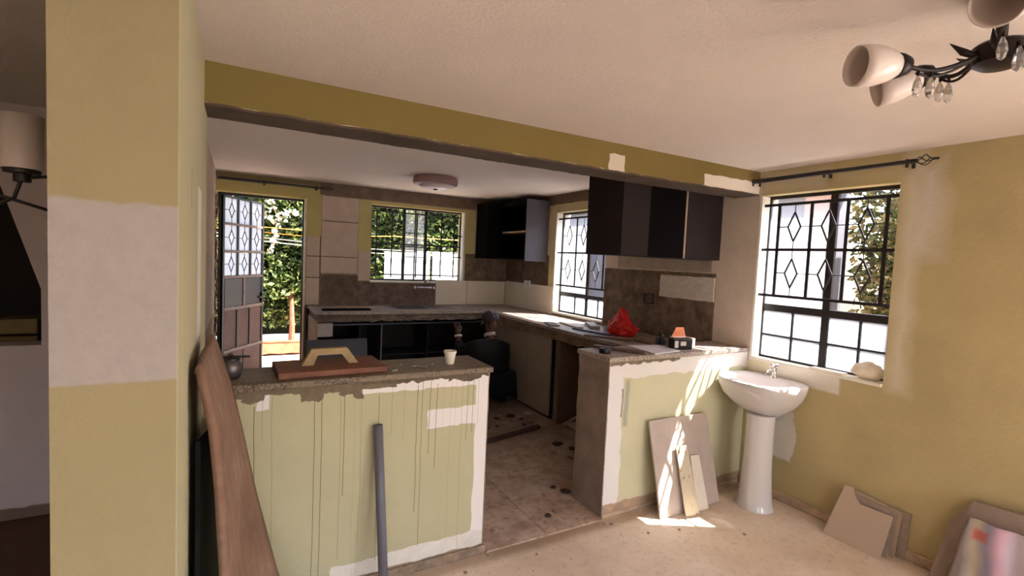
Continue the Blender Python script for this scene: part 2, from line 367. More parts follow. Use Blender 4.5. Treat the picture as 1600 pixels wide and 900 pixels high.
# skirting
def skirt(x0, x1, y0, y1, nm, mat, h, lab):
    o = MB().box(x0, x1, y0, y1, 0, h, .006).build(nm, mat); return struct(o, lab, 'baseboard')
m_sk = simple('cement_skirting', (186, 160, 136), .85, scale=14, var=.2, bump=.4)
skirt(XW-.014, XW, -3.5, 2.23, 'baseboard_right', m_sk, .058, 'cement skirting along the ochre right wall')
skirt(-.12, 1.16, YF-.02, YF+.002, 'baseboard_left', simple('rough_skirting', (140, 120, 102), .9, scale=20, var=.35, bump=.8), .045, 'rough grey cement skirting under the left half wall')
skirt(1.95, XW-.015, YF-.009, YF+.002, 'baseboard_front', m_sk, .028, 'stained cement skirting under the right half wall')

# half walls (structure) and their worktops
hl = MB().box(-.12, 1.142, YF+.0, YF+.295, 0, .964).build('half_wall', m_pen); struct(hl, 'left half wall, olive paint streaked with drips and white filler', 'half wall')
hr = MB().box(1.955, XW, YF+.0, YF+.295, 0, .964).build('half_wall', m_pen2); struct(hr, 'right half wall beside the basin, olive paint with white filler edge', 'half wall')
def rough_face(u, v): 
    y = YF+u*.296; z = v*.964
    return Vector((1.953-.006*mnoise.noise(Vector((y*12, z*12, 0))), y, z))
solid(MB().grid(rough_face, 10, 30).build('render_face', m_raw, hr), .008, 0)['label'] = 'bare grey rendered end'
def rough_face2(u, v):
    y = YF+.002+u*.292; z = v*.964
    return Vector((1.145+.004*mnoise.noise(Vector((y*12, z*12, 5))), y, z))
solid(MB().grid(rough_face2, 10, 30).build('render_face', m_raw, hl), .008, 0)['label'] = 'bare grey rendered end'
# granite / terrazzo worktop
def granite(name, a, b, c, dust):
    s = N(name); v = s.n('ShaderNodeTexVoronoi'); v.inputs['Scale'].default_value = 170; s.l(s.pos, v.inputs['Vector'])
    base = s.ramp(v.outputs['Color'], [(.2, lin(a)), (.5, lin(b)), (.8, lin(c))])
    nz = s.noise(7, 6, .7); col = s.mix(s.ramp(nz, [(.42, (0, 0, 0, 1)), (.62, (.8, .8, .8, 1))]), base, lin(dust))
    s.bump(s.noise(90), .1, .003)
    return s.fin(col, .5, 0, .35)
m_gr = granite('speckled_granite', (66, 52, 42), (104, 86, 70), (140, 122, 102), (126, 108, 88))
m_gr2 = granite('dusty_granite', (90, 76, 68), (150, 134, 120), (196, 180, 164), (170, 154, 140))
def worktop(nm, poly, z0, z1, mat, label):
    b = MB(); b.prism(poly, z0, z1)
    es = [e for e in b.bm.edges if abs(e.verts[0].co.z-e.verts[1].co.z) < 1e-5]
    bmesh.ops.bevel(b.bm, geom=es, offset=.006, segments=2, affect='EDGES', profile=.5)
    o = b.build(nm, mat); tag(o, label, 'worktop'); return o
wt1 = worktop('worktop', [(-.118, YF-.012), (1.162, YF-.012), (1.162, YF+.31), (-.205, YF+.31), (-.205, YF+.202), (-.118, YF+.202)], .964, .994, m_gr, 'speckled brown stone worktop on the left half wall')
wt2 = worktop('worktop', [(1.94, YF-.012), (XW-.002, YF-.012), (XW-.002, YF+.31), (1.94, YF+.31)], .964, .994, m_gr2, 'pale dusty stone worktop on the right half wall')
wt3 = worktop('worktop', [(.695, 5.29), (2.622, 5.29), (2.622, 2.545), (XW-.002, 2.545), (XW-.002, YB-.002), (.695, YB-.002)], .90, .929, m_gr2, 'L-shaped stone worktop along the kitchen back and right walls')
# rough concrete slab under the L worktop
def slab_face(p0, p1, z0, z1, seed, out):
    p0 = Vector(p0); p1 = Vector(p1); d = p1-p0
    def f(u, v):
        p = p0+d*u; q = p.x*11+p.y*11
        zz = z1-(z1-z0)*v*(1+.28*mnoise.noise(Vector((q, seed, 0)))+.12*mnoise.noise(Vector((q*4, seed, 0))))
        off = .012*mnoise.noise(Vector((q*2, zz*40, seed)))
        return Vector((p.x+out[0]*off, p.y+out[1]*off, zz))
    return f
cs = empty('concrete_slab', (2.9, 5.6, .83)); tag(cs, 'rough hacked concrete slab carrying the L-shaped kitchen worktop', 'slab')
def cpart(mb, nm, mat, par, **k):
    for v in mb.bm.verts: v.co -= par.location
    return mb.build(nm, mat, par, **k)
b = MB(); b.box(.715, 2.67, 5.33, YB-.003, .835, .899); b.box(2.665, XW-.003, 2.56, YB-.003, .835, .899); cpart(b, 'slab', m_rawd, cs)
solid(cpart(MB().grid(slab_face((.715, 5.315, 0), (2.65, 5.315, 0), .825, .899, 1, (0, -1)), 150, 6), 'broken_edge', m_rawd, cs), .02, 0)['label'] = 'hacked front edge with loose mortar'
m_slabe = plaster('slab_edge', (128, 108, 88), 'YZ', [], grain=20, bump=.7, var=.3, mott=6)
solid(cpart(MB().grid(slab_face((2.648, 5.31, 0), (2.648, 2.56, 0), .815, .899, 4, (-1, 0)), 150, 6), 'broken_edge', m_slabe, cs), .02, 0)

# ------------------------------------------------------------------ kitchen wall and floor tiles (parts of the wall / floor)
def tile(nm, par, mat, x0, x1, y0, y1, z0, z1, lab=None):
    o = MB().box(x0, x1, y0, y1, z0, z1, .0025).build(nm, mat, par)
    if lab: o['label'] = lab
    return o
g = .0025
for x0, x1, z0, z1 in [(.826, 1.232, 1.905, 2.186), (.826, 1.232, 1.495, 1.898), (.826, 1.232, 1.302, 1.49),
                       (.672, .812, .935, 1.246), (.672, .812, 1.252, 1.49), (.672, .812, 1.496, 1.72), (1.246, 1.386, 1.224, 1.578)]:
    tile('wall_tile', wb, m_wt, x0, x1, YB-.010, YB+.001, z0+g, z1-g)
for x0, x1 in [(2.222, 2.66), (2.664, XW-.012)]: tile('wall_tile', wb, m_wt2, x0, x1, YB-.010, YB+.001, .931, 1.248, 'glazed cream tile')
wr = bpy.data.objects['wall_right']
for y0, y1 in [(4.80, 5.40), (5.404, YB-.012)]: tile('wall_tile', wr, m_wt2, XW-.010, XW+.001, y0, y1, .931, 1.262, 'glazed cream tile')
fl = bpy.data.objects['floor.001']
xs = [1.150, 1.55, 1.95, 2.35, 2.75]; 
for i in range(-1, 4):
    for j in range(10):
        x0 = 1.15+.4*i; x1 = x0+.4; y0 = YF-.02+.4*j; y1 = min(y0+.4, YB-.01)
        if y1-y0 < .1: continue
        if i == -1: x0 = .35; y0 = max(y0, YF+.33)
        if x0 > 1.9 and y0 < YF+.3: y0 = YF+.30
        if x0 <= 1.15 < x1 and y0 < YF+.3 and i == -1: continue
        if x0 == 1.15 and y0 < YF+.3: x0 = 1.165
        if i == 2 and False: pass
        if x1 > 1.95 and x0 < 1.96 and y0 < YF+.3: x1 = 1.943
        if y1-y0 < .05: continue
        o = MB().box(x0+.0018, x1-.0018, y0+.0018, y1-.0018, -.004, .008+random.uniform(-.0006, .0006), .001).build('floor_tile', m_ft, fl)
# filler pads left on the right kitchen wall
pad = MB().grid(lambda u, v: Vector((XW-.004-.004*mnoise.noise(Vector((u*9, v*6, 0))), 3.125-.56*u+.012*mnoise.noise(Vector((v*5, 0, u*7))), 1.295+.185*v+.01*mnoise.noise(Vector((u*8, 2, 0))))), 24, 10).build('filler_patch', simple('white_filler', (212, 200, 188), .9, var=.08, scale=18, bump=.5), wr)
solid(pad, .012, 0)

# ------------------------------------------------------------------ windows
def window(nm, loc, rz, W, H, depth, label, frame, verts, hors, panes, grille, diamonds, gd=.03, bar=.019):
    """local: x along the wall, y outward, z up; origin at lower left of opening on the room face"""
    root = struct(empty(nm, loc, rz), label, 'window')
    y = depth
    fr = MB()
    fw_ = .022
    fr.box(0, W, y-.014, y+.014, 0, fw_); fr.box(0, W, y-.014, y+.014, H-fw_, H); fr.box(0, fw_, y-.0138, y+.0138, 0, H); fr.box(W-fw_, W, y-.0138, y+.0138, 0, H)
    fr.build('window_frame', m_blk, root)
    for (x0, z0, z1, t) in verts: MB().box(x0-t/2, x0+t/2, y-.0135, y+.0135, z0, z1, .003).build('mullion' if t > .03 else 'glazing_bar', m_blk, root)
    for (z, x0, x1, t) in hors: MB().box(x0, x1, y-.013, y+.013, z-t/2, z+t/2, .003).build('transom' if t > .03 else 'glazing_bar', m_blk, root)
    for (x0, x1, z0, z1, m) in panes: MB().box(x0, x1, y-.002, y+.002, z0, z1).build('pane', m, root)
    gv, gh = grille; G = MB()
    for (x0, z0, z1) in gv: G.box(x0-bar/2, x0+bar/2, gd-.004, gd+.004, z0, z1)
    for (z, x0, x1) in gh: G.box(x0, x1, gd-.0045, gd+.0045, z-bar/2, z+bar/2)
    G.build('burglar_grille', m_blk, root)
    for (cx, cz, hx, hz, lx, lz) in diamonds:
        D = MB(); P = [(cx-hx, cz), (cx, cz+hz), (cx+hx, cz), (cx, cz-hz)]
        for k in range(4):
            a, c = P[k], P[(k+1) % 4]; D.tube([(a[0], gd, a[1]), (c[0], gd, c[1])], .0062, 6)
        D.tube([(cx-lx, gd, cz), (cx-hx, gd, cz)], .0045, 6); D.tube([(cx+hx, gd, cz), (cx+lx, gd, cz)], .003, 6)
        D.tube([(cx, gd, cz+hz), (cx, gd, cz+lz)], .003, 6); D.tube([(cx, gd, cz-hz), (cx, gd, cz-lz)], .003, 6)
        D.build('diamond', m_blk, root)
    return root
# living room window (right wall: local x = 2.227 - y)
yl = lambda y: 2.227-y; zl = lambda z: z-.927; Wd, Hd = .843, 1.159
gx = [yl(2.10), yl(1.88), yl(1.66), yl(1.447)]
dm = []
for a, b_ in zip(gx[:-1], gx[1:]):
    for z0, z1 in ((1.385, 1.705), (1.705, 2.015)):
        dm.append(((a+b_)/2, zl((z0+z1)/2), .043, .098, (b_-a)/2, (z1-z0)/2))
pn = []
for a, b_ in ((yl(2.205), yl(1.996)), (yl(1.985), yl(1.80)), (yl(1.752), yl(1.575)), (yl(1.560), yl(1.406))):
    for z0, z1 in ((.949, 1.093), (1.107, 1.272)): pn.append((a, b_, zl(z0), zl(z1), g_frost))
pn.append((yl(2.205), yl(1.80), zl(1.32), zl(2.064), g_semi))
wA = window('window_1', (XW, 2.227, .927), R(-90), Wd, Hd, .10, 'window above the basin with diamond burglar bars and frosted lower panes', m_blk,
       [(yl(1.776), .02, Hd-.02, .048), (yl(1.990), .02, zl(1.28), .014), (yl(1.568), .02, zl(1.28), .014)],
       [(zl(1.296), .02, Wd-.02, .05), (zl(1.10), .02, Wd-.02, .013)], pn,
       ([(x, zl(1.385), zl(2.015)) for x in gx], [(zl(z), 0, Wd) for z in (2.015, 1.705, 1.385)]), dm)
# kitchen right window (local x = 4.80 - y)
yk = lambda y: 4.80-y; zk = lambda z: z-.962; Wd, Hd = .915, 1.163
gx = [yk(4.70), yk(4.43), yk(4.18), yk(3.95)]
dm = []
for a, b_ in zip(gx[:-1], gx[1:]):
    for z0, z1 in ((1.285, 1.66), (1.66, 2.05)): dm.append(((a+b_)/2, zk((z0+z1)/2), .05, .11, (b_-a)/2, (z1-z0)/2))
pn = []
for a, b_ in ((.024, yk(4.50)), (yk(4.48), yk(4.30)), (yk(4.26), yk(4.09)), (yk(4.075), Wd-.024)): pn.append((a, b_, .024, zk(1.16), g_frost))
pn.append((.024, yk(4.30), zk(1.21), Hd-.024, g_semi))
wB = window('window_2', (XW, 4.80, .962), R(-90), Wd, Hd, .10, 'sunlit kitchen window over the right worktop with diamond burglar bars', m_blk,
       [(yk(4.28), .02, Hd-.02, .042), (yk(4.49), .02, zk(1.17), .014), (yk(4.08), .02, zk(1.17), .014)],
       [(zk(1.185), .02, Wd-.02, .042)], pn,
       ([(x, zk(1.285), zk(2.05)) for x in gx], [(zk(z), 0, Wd) for z in (2.05, 1.66, 1.285)]), dm)
# back window
xb = lambda x: x-1.39; zb = lambda z: z-1.226; Wd, Hd = 1.204, .915
wC = window('window_3', (1.39, YB, 1.226), 0, Wd, Hd, .10, 'back kitchen window with square burglar bars above the sink', m_blk,
       [(xb(1.815), .02, Hd-.02, .036), (xb(2.10), .02, Hd-.02, .036), (xb(1.96), .02, Hd-.02, .012)],
       [(zb(1.83), xb(1.83), xb(2.09), .012), (zb(1.53), xb(1.83), xb(2.09), .012), (zb(1.66), xb(1.83), xb(2.09), .012)],
       [(xb(1.835), xb(1.953), .024, Hd-.024, g_semi), (xb(1.967), xb(2.08), .024, Hd-.024, g_semi)],
       ([(xb(x), zb(1.27), zb(2.09)) for x in (1.462, 1.651, 1.966, 2.295, 2.475)]+[(xb(2.553), zb(1.56), zb(2.05))], [(zb(z), 0, Wd-.03) for z in (2.07, 1.685, 1.305)]+[(zb(1.83), xb(2.47), xb(2.58)), (zb(1.55), xb(2.47), xb(2.58))]), [], gd=.05, bar=.016)
# window boards and white reveals
for nm, x0, x1, y0, y1, z, lab in (('trim_1', XW-.012, XW+.19, 1.386, 2.225, .935, 'white plastered sill of the window over the basin'), ('trim_2', XW-.004, XW+.19, 3.887, 4.798, .968, 'white plastered sill of the right kitchen window')):
    struct(MB().box(x0, x1, y0, y1, z-.02, z, .004).build(nm, m_ledge), lab, 'sill')
struct(MB().box(1.385, 2.60, YB-.008, YB+.19, 1.205, 1.228, .004).build('trim_3', m_ledge), 'white sill edge of the back window', 'sill')
m_rev = simple('window_reveal_paint', (240, 234, 220), .85, var=.04, scale=8)
for nm, a, b_, c, d, lab in (('trim_4', 2.212, 2.228, .93, 2.08, 'cream left reveal of the window over the basin'), ('trim_5', 4.788, 4.801, .97, 2.12, 'cream left reveal of the right kitchen window')):
    struct(MB().box(XW-.002, XW+.085, a, b_, c, d).build(nm, m_rev), lab, 'reveal')
struct(MB().box(2.583, 2.60, YB-.006, YB+.085, 1.23, 2.14).build('trim_6', m_rev), 'cream right reveal of the back window', 'reveal')
# cornice line of filler over the living window? thin painted jamb of the door
struct(MB().box(.650, .668, YB-.01, YB+.19, 0, 2.14, .003).build('trim_7', simple('door_jamb_paint', (224, 208, 176), .8)), 'pale right jamb of the open back door', 'jamb')

# ------------------------------------------------------------------ back door (frame + leaf swung outwards)
d1_ = struct(empty('door_1', (-.175, 6.10, 0)), 'open back door frame of dark steel', 'door')
f = MB(); f.box(-.012, .012, -.02, .02, 0, 2.125); f.box(.812, .832, -.02, .02, 0, 2.125); f.box(-.012, .832, -.02, .02, 2.103, 2.13); f.build('door_frame', m_blk, d1_)
LW = .795
leaf = tag(empty('door_leaf', (-.155, 6.115, .02), math.atan2(.665, .412)), 'dark steel back door leaf swung outwards with glazed diamond panels', 'door')
zr = [(1.80, 2.07), (1.50, 1.775), (1.22, 1.47)]
fr = MB()
for x in (0, LW-.03): fr.box(x, x+.03, -.016, .016, 0, 2.085)
for z in (0, 2.065): fr.box(0, LW, -.0158, .0158, z, z+.022)
fr.build('frame', m_blk, leaf)
m_rail = simple('grey_brown_steel_rail', (120, 98, 88), .45, var=.2)
for z in (1.785, 1.487, 1.20): MB().box(.028, LW-.028, -.018, .018, z-.013, z+.013, .003).build('rail', m_rail, leaf)
for z in (.85, .38): MB().box(.028, LW-.028, -.02, .02, z-.018, z+.018, .003).build('rail', m_rail, leaf)
cw = (LW-.06)/3
for i in range(3):
    x0 = .03+i*cw; x1 = x0+cw
    for z0, z1 in zr:
        MB().box(x0+.012, x1-.012, -.003, .003, z0, z1).build('pane', g_door, leaf)
        cx, cz, hx, hz = (x0+x1)/2, (z0+z1)/2, .045, .085; D = MB(); P = [(cx-hx, cz), (cx, cz+hz), (cx+hx, cz), (cx, cz-hz)]
        for k in range(4):
            a, c = P[k], P[(k+1) % 4]; D.tube([(a[0], -.012, a[1]), (c[0], -.012, c[1])], .005, 6)
        D.tube([(x0+.01, -.012, cz), (cx-hx, -.012, cz)], .004, 6); D.tube([(cx+hx, -.012, cz), (x1-.01, -.012, cz)], .004, 6)
        D.tube([(cx, -.012, cz+hz), (cx, -.012, z1)], .004, 6); D.tube([(cx, -.012, cz-hz), (cx, -.012, z0)], .004, 6)
        D.build('diamond', m_blk, leaf)
    if i: MB().box(x0-.016, x0+.016, -.017, .017, 1.21, 2.07, .003).build('stile', m_blk, leaf)
for i in range(2): MB().box(.03+i*(LW-.06)/2+.02, .03+(i+1)*(LW-.06)/2-.02, -.008, .008, .875, 1.185, .003).build('panel', m_blk, leaf)
MB().box(LW/2-.016, LW/2+.016, -.017, .017, .86, 1.19, .003).build('stile', m_rail, leaf)
for i in range(3):
    x0 = .03+i*cw; MB().box(x0+.014, x0+cw-.014, -.008, .008, .40, .83, .003).build('panel', m_blk2, leaf)
    if i: MB().box(x0-.014, x0+.014, -.017, .017, .39, .84, .003).build('stile', m_blk, leaf)
for i in range(2): MB().box(.03+i*(LW-.06)/2+.01, .03+(i+1)*(LW-.06)/2-.01, -.008, .008, .03, .36, .003).build('panel', m_blk2, leaf)
hd = MB(); hd.box(LW-.10, LW-.005, -.035, -.016, .93, .95, .004); hd.box(LW-.05, LW-.02, -.03, .03, .88, 1.0, .004); hd.build('handle', m_blk, leaf)
# broken plaster beside the door
bp = MB()
for k in range(26):
    z = .55+k*.06+random.uniform(-.02, .02); r_ = random.uniform(.012, .035)
    bmesh.ops.create_icosphere(bp.bm, subdivisions=1, radius=r_, matrix=Matrix.Translation((-.20+random.uniform(-.004, .008), YB-.03+random.uniform(-.02, .04), z)) @ Matrix.Diagonal((.5, 1.1, 1.5, 1)))
o = bp.build('broken_plaster', plaster('broken_plaster', (150, 118, 100), 'YZ', [], grain=20, var=.4, mott=14), bpy.data.objects['wall_left']); o['kind'] = 'stuff'
wi = MB(); pts = [(-.195+.01*math.sin(k*.9), 5.84+.012*math.sin(k*1.7), .72+k*.05) for k in range(14)]; wi.tube(pts, .004, 6); wi.tube([(-.19, 5.84, 1.0), (-.15, 5.80, .97), (-.16, 5.82, .92), (-.19, 5.85, .90)], .004, 6)
tag(wi.build('loose_cable', simple('brown_cable', (84, 62, 52), .6)), 'loose brown cable hanging from the broken plaster by the back door', 'cable')

# ------------------------------------------------------------------ curtain rods
def rod(nm, p0, p1, label, fin_at, cage=True, brk=(.05, .5, .9), out=(1, 0, 0)):
    p0 = Vector(p0); p1 = Vector(p1); root = tag(empty(nm, p0), label, 'curtain rod'); d = p1-p0
    L = MB(); L.tube([(0, 0, 0), d*.55], .015, 10); L.build('rod', m_blk, root, smooth=True, angle=40)
    MB().tube([d*.53, d], .012, 10).build('inner_rod', m_blk, root, smooth=True, angle=40)
    o_ = Vector(out)
    for t in brk:
        q = d*t; B = MB(); B.tube([q, q+o_*.078], .006, 8); B.tube([q+Vector((0, 0, -.03)), q+Vector((0, 0, .014))], .008, 8); B.tube([q+o_*.075+Vector((0, 0, -.025)), q+o_*.075+Vector((0, 0, .025))], .009, 8)
        B.build('bracket', m_blk, root)
    u = d.normalized(); F = MB(); base = d
    if cage:
        v1 = u.cross(Vector((0, 0, 1))).normalized(); v2 = u.cross(v1)
        for k in range(4):
            pts = []
            for i in range(13):
                t = i/12; a = k*math.pi/2+t*math.pi*.9; r_ = .028*math.sin(math.pi*t)
                pts.append(base+u*(.01+t*.075)+v1*math.cos(a)*r_+v2*math.sin(a)*r_)
            F.tube(pts, .0028, 6)
        F.tube([base, base+u*.015], .012, 8); F.tube([base+u*.085, base+u*.11], .007, 8)
    F.build('finial', m_blk, root)
    return root
rod('curtain_rod', (3.164, 2.262, 2.176), (3.164, 1.30, 2.178), 'dark curtain rod above the living room window with a twisted cage finial', 1, True, (.02, .52, .97))
rod('curtain_rod', (-.195, 5.907, 2.257), (.83, 5.907, 2.257), 'black curtain rod above the open back door', 1, True, (.42, .93), (0, 1, 0))

# ------------------------------------------------------------------ kitchen ceiling lamp
cl = tag(empty('ceiling_lamp', (1.70, 4.68, ZK)), 'round flush ceiling lamp with a mauve rim in the kitchen', 'lamp')
MB().lathe([(.21, -.002), (.215, -.01), (.222, -.05), (.215, -.075), (.19, -.085), (.16, -.085)], 40, cap0=True, cap1=True).build('rim', simple('mauve_plastic', (150, 116, 116), .45, var=.05), cl, smooth=True, angle=35)
s = N('lamp_diffuser'); m_dif = s.fin(lin((236, 216, 214)), .4)
MB().lathe([(.165, -.080), (.15, -.098), (.10, -.112), (.04, -.117), (.0005, -.118)], 32).build('diffuser', m_dif, cl, smooth=True)
MB().lathe([(.022, -.11), (.022, -.122), (.012, -.128), (.0005, -.128)], 12).build('knob', m_blk, cl)

# ------------------------------------------------------------------ upper cabinets
m_lam = simple('charcoal_laminate', (50, 43, 43), .85, var=.10, scale=5, bump=.03, spec=.08)
m_lamd = simple('dark_laminate', (17, 13, 13), .9, var=.10, scale=5, bump=.03, spec=.05)
m_edge = simple('beech_edge_band', (190, 164, 140), .6)
m_lgrey = simple('silver_grey_laminate', (94, 90, 98), .45, var=.08, scale=5, bump=.03)
# hanging behind the beam above the right half wall
uc = tag(empty('upper_cabinet', (2.19, 2.535, 1.617)), 'wide charcoal upper cabinet hanging behind the beam over the right worktop', 'cabinet')
def bx(par, nm, mat, x0, x1, y0, y1, z0, z1, bev=.0015, lab=None):
    L = par.location; o = MB().box(x0-L.x, x1-L.x, y0-L.y, y1-L.y, z0-L.z, z1-L.z, bev).build(nm, mat, par)
    if lab: o['label'] = lab
    return o
ZU0, ZU1 = 1.617, 2.20
X0, X1 = 2.19, XW-.004
bx(uc, 'side_panel', m_lam, X0, X0+.016, 2.475+.002, 2.85, ZU0, ZU1)
bx(uc, 'side_panel', m_lam, 2.455, 2.471, 2.555, 2.85, ZU0, ZU1)
bx(uc, 'side_panel', m_lam, X1-.016, X1, 2.555, 2.85, ZU0, ZU1)
bx(uc, 'bottom', m_lam, X0+.016, X1-.016, 2.555, 2.845, ZU0, ZU0+.016)
bx(uc, 'top', m_lam, X0+.016, X1-.016, 2.555, 2.845, ZU1-.016, ZU1)
bx(uc, 'back', m_lamd, X0+.016, X1-.016, 2.835, 2.85, ZU0+.016, ZU1-.016)
bx(uc, 'door', m_lam, X0+.017, 2.468, 2.515, 2.532, ZU0+.002, ZU1, .002, 'left charcoal door')
bx(uc, 'door', m_lamd, 2.471, 2.832, 2.533, 2.550, ZU0+.002, ZU1, .002, 'darker middle door')
bx(uc, 'door', m_lam, 2.848, X1-.001, 2.533, 2.550, ZU0+.002, ZU1, .002, 'right charcoal door')
bx(uc, 'edge_band', m_edge, 2.834, 2.846, 2.528, 2.551, ZU0+.002, ZU1, .001, 'thin beech edge band')
# corner cabinet
cc = tag(empty('corner_cabinet', (3.22, 5.96, 1.55)), 'open-fronted corner cabinet with one shelf high on the back right corner', 'cabinet')
Z0, Z1 = 1.555, 2.27
bx(cc, 'side_panel', m_lgrey, 2.925, XW-.004, 4.95, 4.966, Z0-.01, Z1, .0015, 'near side panel, painted pale grey as the lit side')  # paler than the other panels: light on this side put into the colour
bx(cc, 'bottom', m_lam, 2.925, XW-.004, 4.966, 5.98, Z0, Z0+.016)
bx(cc, 'bottom', m_lam, 2.80, 2.925, 5.66, 5.98, Z0+.0, Z0+.016)
bx(cc, 'top', m_lamd, 2.925, XW-.004, 4.966, 5.98, Z1-.016, Z1)
bx(cc, 'top', m_lamd, 2.80, 2.925, 5.66, 5.98, Z1-.016, Z1)
bx(cc, 'back', m_lamd, XW-.018, XW-.004, 4.966, 5.96, Z0+.016, Z1-.016)
bx(cc, 'back', m_lamd, 2.80, XW-.018, 5.965, 5.98, Z0+.016, Z1-.016)
bx(cc, 'shelf', m_edge, 2.945, XW-.018, 4.968, 5.95, 1.885, 1.903, .001, 'shelf with pale edge')
bx(cc, 'door', m_lamd, 2.765, 2.94, 5.64, 5.657, Z0+.002, Z1-.002, .002, 'narrow dark door on the back wall side')
bx(cc, 'side_panel', m_lamd, 2.765, 2.781, 5.657, 5.98, Z0, Z1)
bx(cc, 'front_rail', m_lamd, 2.925, 2.941, 4.966, 5.64, Z1-.06, Z1-.016)
bx(cc, 'front_stile', m_lamd, 2.925, 2.941, 5.56, 5.64, Z0+.016, Z1-.06)

# ------------------------------------------------------------------ base cabinets
m_int = simple('dark_cabinet_interior', (40, 31, 30), .8, var=.3)
m_beige = simple('beige_laminate', (150, 134, 116), .55, var=.06, scale=4, bump=.02)
m_oak = simple('pale_wood', (178, 150, 126), .7, scale=9)
bc = tag(empty('base_cabinet', (1.4, 5.4, 0)), 'open dark base cabinet frame under the back worktop behind the leaning panel', 'cabinet')
bx(bc, 'end_panel', m_oak, .702, .722, 5.33, 5.95, 0, .83, .002, 'pale wood left end panel')
bx(bc, 'front_rail', m_lgrey, .722, 2.645, 5.385, 5.403, .775, .790, .002, 'thin grey rail under the slab')
bx(bc, 'upright', m_lgrey, 1.385, 1.401, 5.385, 5.90, .02, .775, .002, 'upright with grey front edge')
bx(bc, 'upright', m_int, 1.16, 1.18, 5.45, 5.90, .02, .775)
bx(bc, 'back', m_int, .722, 2.645, 5.93, 5.95, .02, .81)
bx(bc, 'bottom', m_int, .722, 2.645, 5.42, 5.93, .05, .07)
bx(bc, 'cross_shelf', m_int, 1.402, 2.645, 5.5, 5.93, .40, .415)
bx(bc, 'upright', m_int, 1.95, 1.965, 5.48, 5.90, .07, .775)
tag(MB().box(.725, .875, 5.36, 5.372, .665, .805, .002).build('offcut_board', simple('white_board', (198, 188, 180), .6)), 'small white offcut board fixed under the left end of the back worktop', 'board')
rb = tag(empty('base_cabinet', (2.67, 4.3, 0)), 'beige base cabinet doors under the right worktop beside the worker', 'cabinet')
for y0, y1 in ((4.372, 4.80), (3.935, 4.368)): bx(rb, 'door', m_beige, 2.665, 2.683, y0, y1, .04, .815, .002)
bx(rb, 'door', m_beige, 2.665, 2.683, 4.804, 5.30, .04, .815, .002)
bx(rb, 'carcass', m_int, 2.69, 3.2, 3.95, 5.30, .04, .82)
bx(rb, 'plinth', m_int, 2.70, 2.72, 3.935, 5.30, .0, .04)
bx(rb, 'end_panel', simple('grey_brown_board', (112, 94, 80), .7), 2.665, 3.2, 3.78, 3.85, .009, .82, .002, 'grey-brown end post')
st = tag(MB().tube([(2.71, 3.72, .02), (2.78, 3.05, .50)], .012, 6).build('wooden_stick', m_oak), 'thin pale stick slanting in the dark bay under the right worktop', 'stick')
# dark leaning panel
dp = MB().box(-.30, .30, -.009, .009, 0, .66, .003).build('leaning_board', simple('blue_grey_laminate', (66, 66, 76), .5, var=.06, scale=4)); dp.location = (.905, 5.11, .010); dp.rotation_euler = (R(-13), 0, 0)
tag(dp, 'blue-grey laminate panel leaning against the left end of the back cabinet', 'panel')
# sink hob-like drainer on back counter
sk = tag(empty('kitchen_sink', (1.98, 5.66, .929)), 'stainless inset sink in the back worktop below the window', 'sink')
m_steel = simple('brushed_steel', (176, 168, 166), .28, metal=1, var=.05)
q = MB(); q.box(-.42, .42, -.20, .20, 0, .006, .002); q.build('rim', m_steel, sk)
MB().box(-.38, -.02, -.17, .17, .0055, .0085, .001).build('basin', simple('sink_hollow_shade', (60, 54, 52), .4), sk)  # flat dark plate on the rim, the hollow's shade put into its colour
for k in range(6): MB().box(.05+k*.055, .07+k*.055, -.15, .15, .0062, .012, .002).build('drainer_rib', m_steel, sk)
tp = tag(empty('wall_tap', (2.06, YB, 1.15)), 'chrome wall mixer tap with two handles below the back window', 'tap')
m_chr = simple('chrome', (220, 214, 214), .15, metal=1, var=.02)
q = MB(); q.tube([(-.10, -.03, 0), (.10, -.03, 0)], .013, 10); q.tube([(-.07, 0, 0), (-.07, -.03, 0)], .012, 8); q.tube([(.07, 0, 0), (.07, -.03, 0)], .012, 8); q.build('body', m_chr, tp, smooth=True, angle=40)
MB().tube([(0, -.03, 0), (0, -.05, .05), (0, -.10, .10), (0, -.17, .11), (0, -.20, .07)], .010, 8).build('spout', m_chr, tp, smooth=True, angle=40)
for sx in (-1, 1): MB().lathe([(.008, 0), (.022, .006), (.024, .02), (.01, .03)], 10, Matrix.Translation((sx*.11, -.03, 0)) @ Matrix.Rotation(sx*R(90), 4, 'Y')).build('handle', m_chr, tp)
# loose strips on back counter left
for k, (x0, x1, y0, y1, m_, lab) in enumerate([(.78, 1.28, 5.42, 5.52, m_lamd, 'dark wooden strip lying at the left end of the back worktop'), (.85, 1.35, 5.66, 5.72, m_oak, 'pale wooden strip lying against the wall on the back worktop')]):
    tag(MB().box(x0, x1, y0, y1, .9295, .944, .002).build('wood_strip', m_), lab, 'strip')
